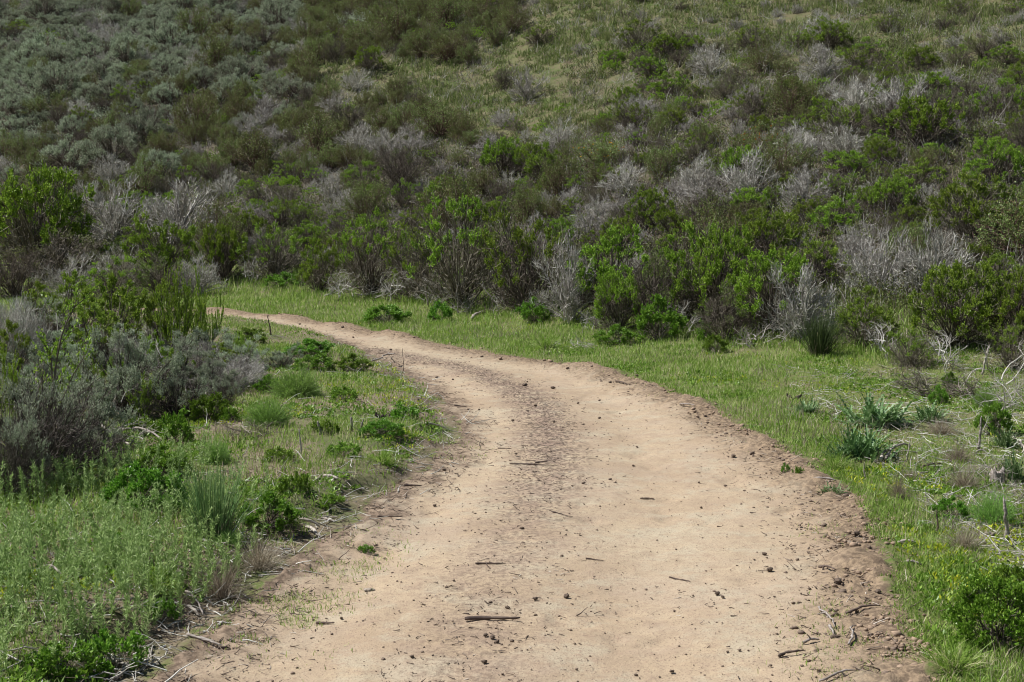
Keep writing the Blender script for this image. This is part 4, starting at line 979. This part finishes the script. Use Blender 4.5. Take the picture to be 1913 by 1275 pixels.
# crumbs of soil
def rock_geo(rng, r, sub=1):
    t = (1 + 5 ** .5) / 2
    v = np.array([(-1, t, 0), (1, t, 0), (-1, -t, 0), (1, -t, 0), (0, -1, t), (0, 1, t), (0, -1, -t), (0, 1, -t), (t, 0, -1), (t, 0, 1), (-t, 0, -1), (-t, 0, 1)], float)
    f = [(0, 11, 5), (0, 5, 1), (0, 1, 7), (0, 7, 10), (0, 10, 11), (1, 5, 9), (5, 11, 4), (11, 10, 2), (10, 7, 6), (7, 1, 8), (3, 9, 4), (3, 4, 2), (3, 2, 6), (3, 6, 8), (3, 8, 9), (4, 9, 5), (2, 4, 11), (6, 2, 10), (8, 6, 7), (9, 8, 1)]
    v = unit(v); f = list(f)
    for _ in range(sub):
        mid = {}; nf = []; v = list(v)
        def m(a, b):
            k = (min(a, b), max(a, b))
            if k not in mid: mid[k] = len(v); p = (v[a] + v[b]); v.append(p / np.linalg.norm(p))
            return mid[k]
        for a, b, c in f:
            ab, bc, ca = m(a, b), m(b, c), m(c, a); nf += [(a, ab, ca), (b, bc, ab), (c, ca, bc), (ab, bc, ca)]
        f = nf; v = np.array(v)
    v = v * (1 + rng.normal(size=(len(v), 1)) * .2) * r * np.array([1, .8, .55]); return v, np.array(f)
g = Geo(); x, y, z, t = scatter(26000, (4.6, 26), 1.25, lambda x, y, t: RG.random(len(x)) < np.exp(-((t[1] - .2) / .28) ** 2) * (t[0] > 0) + .5 * np.exp(-((t[0] - .1) / .2) ** 2) + .14 * (np.minimum(t[0], t[1]) > 0) + .22 * np.exp(-(t[2] / .4) ** 2) * (np.minimum(t[0], t[1]) > 0))
vs = [rock_geo(RG, 1, 0) for _ in range(8)]
for i, (v, f) in enumerate(vs):
    sel = np.arange(i, len(x), 8); a = RG.uniform(0, 2 * pi, len(sel)); c, s_ = np.cos(a), np.sin(a)
    r = RG.gamma(1.5, .0016, len(sel)) * (1 + 1.2 * np.exp(-((t[1][sel] - .2) / .3) ** 2)) + .002
    W = np.stack([v[None, :, 0] * c[:, None] - v[None, :, 1] * s_[:, None], v[None, :, 0] * s_[:, None] + v[None, :, 1] * c[:, None], np.broadcast_to(v[None, :, 2], (len(sel), len(v)))], -1) * r[:, None, None]
    W = W + np.stack([x[sel], y[sel], z[sel] + r * .15 + .002], 1)[:, None, :]
    g.add(W.reshape(-1, 3), None, (f[None] + (np.arange(len(sel)) * len(v))[:, None, None]).reshape(-1, 3))
tag(link('soil_crumbs', g.mesh('soil_crumbs', M['clod'])), 'crumbs of brown soil strewn over the track and its ridge', 'soil crumbs', kind='stuff')

def crumbs(name, n, yr, keep, rad, mat, label, kind_):
    g = Geo(); x, y, z, t = scatter(n, yr, 1.2, keep)
    for i, (v, f) in enumerate(vs):
        sel = np.arange(i, len(x), 8); a = RG.uniform(0, 2 * pi, len(sel)); c, s_ = np.cos(a), np.sin(a); r = rad(len(sel))
        W = np.stack([v[None, :, 0] * c[:, None] - v[None, :, 1] * s_[:, None], v[None, :, 0] * s_[:, None] + v[None, :, 1] * c[:, None], np.broadcast_to(v[None, :, 2], (len(sel), len(v)))], -1) * r[:, None, None]
        W = W + np.stack([x[sel], y[sel], z[sel] + r * .25 + .006], 1)[:, None, :]
        g.add(W.reshape(-1, 3), None, (f[None] + (np.arange(len(sel)) * len(v))[:, None, None]).reshape(-1, 3))
    tag(link(name, g.mesh(name, M[mat])), label, kind_, kind='stuff')
M['softclod'] = wood('dry_soil_clod', (.20, .14, .10), (.40, .29, .20))
crumbs('soil_crumbs', 95000, (4.6, 26), lambda x, y, t: (RG.random(len(x)) < np.exp(-((t[1] - .08) / .17) ** 2) * (t[0] > 0) * np.clip(.5 + fbm(x * 1.3 + 3, y * 1.3, 3) * 1.6, .05, 1)), lambda n: RG.gamma(1.3, .0042, n) + .002, 'softclod', 'broken clods of dry brown soil along the outer lip of the track', 'soil crumbs')

# ------------------------------------------------------------------ single sticks, stakes, clods
def stick(px0, py0, px1, py1, r, mat, label, bend=.05, lift=0, fork=0, name='stick', cat='stick', up=0.0):
    a = np.array(at(px0, py0)); b = np.array(at(px1, py1)) if up == 0 else a + np.array([(px1 - px0) * a[1] / FPX, 0, up])
    rng = np.random.default_rng(int(px0 * 7 + py0)); L = np.linalg.norm(b - a); k = 12; t = np.linspace(0, 1, k)[:, None]
    p = (a + (b - a) * t); off = np.cumsum(rng.normal(size=(k, 3)), 0); off -= off[0] + (off[-1] - off[0]) * t
    p = p + off * L * bend * .25 * np.array([1, 1, .25])
    if up == 0:
        tr_ = track(p[:, 0], p[:, 1]); gz = height(p[:, 0], p[:, 1], tr_) + micro(p[:, 0], p[:, 1], tr_); lin = gz[0] + (gz[-1] - gz[0]) * t[:, 0]
        p[:, 2] = lin + max(0, (gz - lin)[2:-2].max()) * .6 + r * .75 + .002 + lift * np.sin(t[:, 0] * pi)
    c = p.mean(0) if up == 0 else p[0]; g = Geo(); q = (p - c)[None]
    rr = r * (1 + rng.normal(size=k) * .13); rr[-1] *= .5; rr[0] *= .85
    tan = unit(np.gradient(q, axis=1)); A = unit(np.cross(tan, [[[.3, .2, 1.]]])); B = np.cross(tan, A)
    taper = np.linspace(1, .55, k) * rr; ang = np.arange(7) / 7 * 2 * pi
    V = np.stack([q[0] + (A[0] * cos(w) + B[0] * sin(w)) * taper[:, None] for w in ang], 1).reshape(-1, 3)
    Q = [[i * 7 + j, i * 7 + (j + 1) % 7, (i + 1) * 7 + (j + 1) % 7, (i + 1) * 7 + j] for i in range(k - 1) for j in range(7)]
    V = np.vstack([V, q[0, 0], q[0, -1]]); n = k * 7
    T = [[n, (j + 1) % 7, j] for j in range(7)] + [[n + 1, (k - 1) * 7 + j, (k - 1) * 7 + (j + 1) % 7] for j in range(7)]
    g.add(V, Q, T)
    for f in range(fork):
        i = 3 + int(rng.integers(0, 6)); d = unit(q[0, i + 1] - q[0, i] + rng.normal(size=3) * .6 + [0, 0, .25]); s_ = grow(q[0, i][None], d[None], np.array([L * rng.uniform(.25, .5)]), 6, .15, 0, rng)
        tube(g, s_, r * .6, r * .25, 5, rng)
    o = link(name, g.mesh(name, M[mat], True)); o.location = c; tag(o, label, cat); return o
ST = [
 (868, 1160, 972, 1161, .011, 'stickdark', 'thick dark stick lying level on the lower middle of the track', .05, 0, 0),
 (888, 1057, 945, 1055, .006, 'stickdark', 'dark thin stick on the track left of the middle', .05, 0, 1),
 (952, 868, 1035, 874, .006, 'stickdark', 'pair of long dark twigs across the littered middle of the track', .04, 0, 1),
 (1000, 867, 1024, 865, .007, 'stickdark', 'short dark stick above the long dark twigs', .05, 0, 0),
 (1250, 1081, 1290, 1090, .004, 'stickdark', 'thin brown twig on the right half of the track', .08, 0, 0),
 (1094, 1045, 1128, 1050, .004, 'stickdark', 'small dark twig right of the middle of the track', .08, 0, 0),
 (1196, 931, 1222, 932, .006, 'stickdark', 'short dark twig on the track right of the middle, higher up', .1, 0, 0),
 (1030, 958, 1070, 968, .004, 'stickdark', 'fine dark twig crossing the middle of the track', .08, 0, 0),
 (930, 839, 956, 840, .005, 'stickdark', 'small dark stick on the left wheel track', .04, 0, 0),
 (848, 760, 872, 762, .007, 'stickdark', 'short dark stick on the upper left wheel track', .04, 0, 0),
 (705, 972, 752, 975, .006, 'stickdark', 'dark twig jutting from the left edge onto the track', .08, 0, 1),
 (755, 910, 788, 911, .008, 'stickdark', 'dark stick at the left track edge near the inner bend', .08, 0, 1),
 (590, 1166, 625, 1166, .006, 'stickdark', 'short dark stick on the lower left of the track', .06, 0, 0),
 (350, 1196, 415, 1212, .008, 'stick', 'long grey stick at the lower left edge of the track', .04, 0, 0),
 (408, 1217, 428, 1214, .008, 'stickdark', 'short dark stick end beside the long grey stick', .04, 0, 0),
 (548, 978, 598, 990, .011, 'stickpale', 'pale forked stick overhanging the left bank', .12, .03, 1),
 (572, 990, 602, 1008, .012, 'stickpale', 'pale crooked stick pointing onto the track', .14, .02, 1),
 (600, 970, 625, 977, .008, 'stick', 'small grey stick beside the pale forked stick', .1, 0, 0),
 (385, 1062, 440, 1085, .006, 'stick', 'thin grey stick over the matted dry grass', .05, .05, 0),
 (345, 1112, 380, 1158, .007, 'stick', 'grey stick leaning down the left bank', .06, .04, 0),
 (350, 1138, 372, 1155, .010, 'stickpale', 'pale split stick under the matted dry grass', .05, .01, 0),
 (160, 1182, 178, 1155, .010, 'stick', 'grey stick standing out of the lower left bank', .05, .02, 0),
 (195, 1238, 245, 1255, .012, 'stickpale', 'whitish stick in the litter at the bottom left', .09, .01, 1),
 (215, 1275, 240, 1245, .008, 'stick', 'grey forked stick at the bottom left edge', .09, .01, 1),
 (200, 825, 245, 838, .018, 'stickpale', 'thick white branch end on the left bank', .04, .02, 0),
 (225, 808, 305, 828, .012, 'stick', 'long straight grey branch on the left bank', .03, .06, 0),
 (150, 790, 215, 822, .014, 'stickpale', 'white branch behind the thick white branch end', .04, .05, 1),
 (660, 692, 732, 667, .010, 'stick', 'arched grey stick reaching over the track at the inner bend', .10, .09, 0),
 (795, 793, 836, 804, .010, 'stickpale', 'pale stick at the inner edge of the track', .05, .01, 0),
 (740, 788, 752, 768, .008, 'stickdark', 'dark short stick in the left bank grass', .05, .01, 0),
 (605, 893, 632, 900, .014, 'stickpale', 'whitish bark piece in the grass above the dark bush', .05, .01, 0),
 (1678, 1019, 1714, 1020, .013, 'stickpale', 'straight whitish stick on the grass right of the ridge', .02, .01, 0),
 (1645, 864, 1684, 838, .014, 'stickpale', 'pale driftwood stick leaning on the lower thistle', .05, .05, 0),
 (1655, 862, 1702, 838, .012, 'stick', 'grey driftwood stick right behind the pale one', .04, .06, 0),
 (1668, 852, 1714, 848, .008, 'stick', 'thin grey stick lying behind the driftwood', .05, .02, 0),
 (1690, 1055, 1722, 1060, .010, 'stick', 'grey bark strip on the grass below the whitish stick', .08, .01, 0),
 (1700, 890, 1745, 884, .008, 'stick', 'thin grey stick on the grass below the driftwood', .08, .01, 1),
 (1718, 878, 1765, 870, .009, 'stickdark', 'dark stick on the grass right of the driftwood', .08, .02, 0),
 (1706, 903, 1735, 905, .011, 'stickpale', 'pale wood chip piece on the grass at right', .05, .01, 0),
 (1520, 898, 1562, 905, .011, 'stick', 'grey stick on top of the soil ridge', .1, .01, 1),
 (1530, 1140, 1560, 1178, 0.006, 'stick', 'forked grey twig on the lower soil ridge', .12, .01, 2),
 (1550, 1175, 1558, 1192, 0.008, 'stick', 'short thick grey stick end on the lower ridge', .1, .01, 0),
 (1455, 1228, 1505, 1222, 0.007, 'stickdark', 'dark curved bark strip on the lower right of the track', .12, .01, 0),
 (1500, 1205, 1530, 1200, 0.007, 'stick', 'grey bark piece above the dark curved strip', .12, .01, 1),
 (1580, 1150, 1645, 1142, .007, 'stickdark', 'long dark twig across the lower ridge', .1, .01, 1),
 (1585, 1210, 1600, 1175, .006, 'stick', 'thin twig on the ridge near the bottom', .1, .01, 0),
 (1530, 1275, 1600, 1262, 0.006, 'stick', 'grey twigs at the bottom edge on the ridge', .1, .01, 1),
 (1530, 1065, 1562, 1072, .007, 'stickdark', 'dark twig on the middle of the soil ridge', .1, .01, 1),
 (1895, 820, 1908, 850, .012, 'stickpale', 'bleached stick leaning near the right edge', .06, .02, 0),
 (1820, 850, 1842, 846, .010, 'stickpale', 'pale stick beside the right dry grass clump', .06, .02, 0),
 (880, 600, 905, 586, .03, 'stick', 'short grey log end at the verge edge near the centre', .04, .04, 0),
 (1150, 716, 1170, 720, .010, 'stickdark', 'dark stick on the outer track edge at the bend', .1, .01, 0),
 (1270, 760, 1300, 762, .008, 'stick', 'grey twig on the outer edge of the bend', .1, .01, 1),
 (460, 690, 545, 686, .014, 'stickdark', 'dark branch lying left of the upper feathery bush', .06, .03, 1),
 (100, 1125, 140, 1118, .009, 'stick', 'grey stick among the feathery herbs, far left', .07, .03, 1),
 (75, 1065, 130, 1090, .009, 'stick', 'long grey stick crossing the feathery herbs', .05, .04, 0),
]
for s in ST:
    stick(s[0], s[1], s[2], s[3], s[4], s[5], s[6], s[7], s[8], s[9])
for px, py, px1, h, r, mat, lab in [
  (600, 812, 593, .11, .014, 'stick', 'short grey stake, left of the three in the left bank'), (656, 806, 656, .12, .016, 'stick', 'grey stake, middle of the three in the left bank'),
  (674, 806, 679, .10, .013, 'stick', 'dark leaning stake, right of the three in the left bank'), (563, 852, 559, .20, .008, 'stickpale', 'tall thin pale stake below the three grey ones'),
  (752, 698, 752, .30, .0045, 'stickdark', 'single thin dry stalk at the inner edge of the bend'), (506, 628, 500, .30, .012, 'stickdark', 'dark snag stub beside the far bend'),
  (800, 574, 795, .3, .02, 'stick', 'broken grey stem at the verge edge'), (1694, 864, 1697, .20, .006, 'stickpale', 'thin pale upright stick behind the driftwood'),
  (1616, 898, 1614, .13, .006, 'stick', 'thin grey upright stalk in the right verge grass'), (1828, 842, 1832, .28, .012, 'stick', 'grey broken stem near the right edge'),
  (1834, 700, 1846, .32, .016, 'stickpale', 'pale upright stem in front of the dead wood heap'), (1868, 808, 1874, .24, .012, 'stick', 'grey snag stick right beside the right green bush'),
  (1752, 1000, 1749, .15, .006, 'stickdark', 'dark dead stalk in the dry weeds at right'), (1880, 1010, 1872, .26, .013, 'stick', 'mossy grey snag below the feathery bush'),
  (855, 590, 855, .55, .015, 'stick', 'straight grey upright stem at the foot of the tallest bush'), (1313, 590, 1300, .6, .012, 'stickpale', 'pale bent stem in front of the hillside bushes')]:
    stick(px, py, px1, py, r, mat, lab, .06, up=h, name='stake' if 'stake' in lab else 'dry_stick', cat='stake' if 'stake' in lab else 'dead stem')
# charred log in the verge, weathered stump at right, bark fragments
def log(px, py, L, r, mat, label, name, cat, rz=0, tiltz=.0, knob=(0, -1)):
    rng = np.random.default_rng(int(px)); x, y, z = at(px, py); k = 12; t = np.linspace(-.5, .5, k)
    p = np.stack([t * L, np.sin(t * 5) * L * .04, np.abs(t) * tiltz * L + rng.normal(size=k) * r * .1], 1)
    A = np.stack([np.zeros(k), np.ones(k), np.zeros(k)], 1); B = np.stack([np.zeros(k), np.zeros(k), np.ones(k)], 1); g = Geo(); n = 11
    rr = r * (1 + rng.normal(size=k) * .18); V = np.concatenate([[p[i] + (A[i] * cos(j / n * 2 * pi) + B[i] * sin(j / n * 2 * pi)) * rr[i] * (1 + .15 * rng.normal()) for j in range(n)] for i in range(k)])
    V = np.vstack([V, p[0], p[-1]]); Q = [[i * n + j, i * n + (j + 1) % n, (i + 1) * n + (j + 1) % n, (i + 1) * n + j] for i in range(k - 1) for j in range(n)]
    T = [[k * n, (j + 1) % n, j] for j in range(n)] + [[k * n + 1, (k - 1) * n + j, (k - 1) * n + (j + 1) % n] for j in range(n)]
    g.add(V, Q, T)
    if knob:
        for e, s in zip(knob, (-1, 1)):
            tube(g, grow(p[e][None], np.array([[s * .25, .1, 1.]]), np.array([r * 1.9]), 5, .1, 0, rng), r * .85, r * .4, 7, rng)
    o = link(name, g.mesh(name, M[mat])); o.location = (x, y, z + r * .8); o.rotation_euler = (0, 0, rz); return tag(o, label, cat)
log(1483, 748, .13, .014, 'charred', 'charred black log with upturned ends lying in the right verge', 'log', 'log', -.35, .5)
log(716, 783, .12, .018, 'charred', 'blackened stump fragment in the left bank by the inner bend', 'stump', 'stump', .3, .2, (0,))
def stump(px, py, w, h, label):
    rng = np.random.default_rng(3); x, y, z = at(px, py); g = Geo(); n = 14; lv = 7; V = []
    top = 1 + .18 * np.abs(rng.normal(size=n))
    for i in range(lv):
        f = i / (lv - 1)
        for j in range(n):
            a = j / n * 2 * pi; r = w * .5 * (1 - .25 * f) * (1 + .22 * sin(a * 3 + 1) + .12 * rng.normal()); V.append((r * cos(a), r * sin(a) * .7, f * h * top[j]))
    V.append((0, 0, h * .6)); Q = [[i * n + j, i * n + (j + 1) % n, (i + 1) * n + (j + 1) % n, (i + 1) * n + j] for i in range(lv - 1) for j in range(n)]
    T = [[lv * n, (lv - 1) * n + j, (lv - 1) * n + (j + 1) % n] for j in range(n)]; g.add(V, Q, T)
    o = link('stump', g.mesh('stump', M['stick'])); o.location = (x, y, z - .02); tag(o, label, 'stump')
stump(1862, 905, .11, .10, 'bleached splintered stump near the right edge')
CL = [(975, 990, .014), (1058, 1118, .016), (1000, 1122, .013), (948, 1139, .013), (1438, 1068, .018), (1428, 1038, .013), (1540, 985, .017), (1560, 1196, .02), (1140, 716, .02),
      (964, 850, .013), (1035, 790, .016), (1080, 755, .014), (985, 715, .012), (980, 722, .03), (1033, 727, .025), (816, 707, .02), (846, 711, .016), (875, 767, .014), (895, 767, .012),
      (830, 881, .016), (812, 947, .012), (702, 1022, .012), (638, 1158, .009), (1340, 1112, .013), (1350, 1118, .01), (1255, 1258, .01), (770, 1230, .01), (905, 1240, .013), (1090, 905, .013),
      (1140, 898, .012), (1183, 872, .011), (1190, 837, .010), (1355, 910, .011), (1000, 760, .02), (1120, 750, .014), (958, 788, .013), (985, 770, .015), (1090, 795, .012), (1120, 783, .014),
      (730, 655, .02), (660, 632, .02), (560, 607, .02), (900, 668, .02), (1060, 690, .02), (1190, 704, .022), (640, 613, .03), (1640, 1110, .018), (1565, 1090, .02), (1600, 1000, .02),
      (1405, 850, .02), (1370, 855, .02), (920, 1194, .013), (907, 1190, .012), (928, 1203, .012)]
clod_me = []
for i in range(6):
    v, f = rock_geo(RG, 1, 2); g = Geo(); g.add(v, None, f); clod_me.append(g.mesh('clod', M['clod'], False))
recs = []
for i, (px, py, r) in enumerate(CL):
    x, y, z = at(px, py); o = link('clod', clod_me[i % 6]); o.location = (x, y, z + r * .45 + .004); o.scale = (r, r, r); o.rotation_euler = (RG.normal() * .2, RG.normal() * .2, RG.uniform(0, 6)); o['category'] = 'clod'
    recs.append([px, py, py, o])
auto_label(recs, 'dark clod', [(700, 'on the far bend'), (830, 'high on the track'), (960, 'halfway along the track'), (1110, 'low on the track'), (9999, 'on the nearest track')],
           [(860, 'at the left'), (1060, 'in the middle'), (1300, 'right of the middle'), (9999, 'by the ridge')], 'dark clods lying on the track')
for px, py, r, lab in [(690, 1104, .022, 'pale flat stone embedded in the left of the track'), (1850, 1000, .03, 'small grey stone by the mossy snag at right')]:
    v, f = rock_geo(RG, 1, 2); g = Geo(); g.add(v * [1.2, 1, .6], None, f); o = link('stone', g.mesh('stone', M['stone'], True)); x, y, z = at(px, py); o.location = (x, y, z + r * .2); o.scale = (r, r, r); tag(o, lab, 'stone')
from collections import Counter
print(Counter(r[4] for r in PLACED if 0 < r[0] < 1913)); print('objects', len(bpy.data.objects))
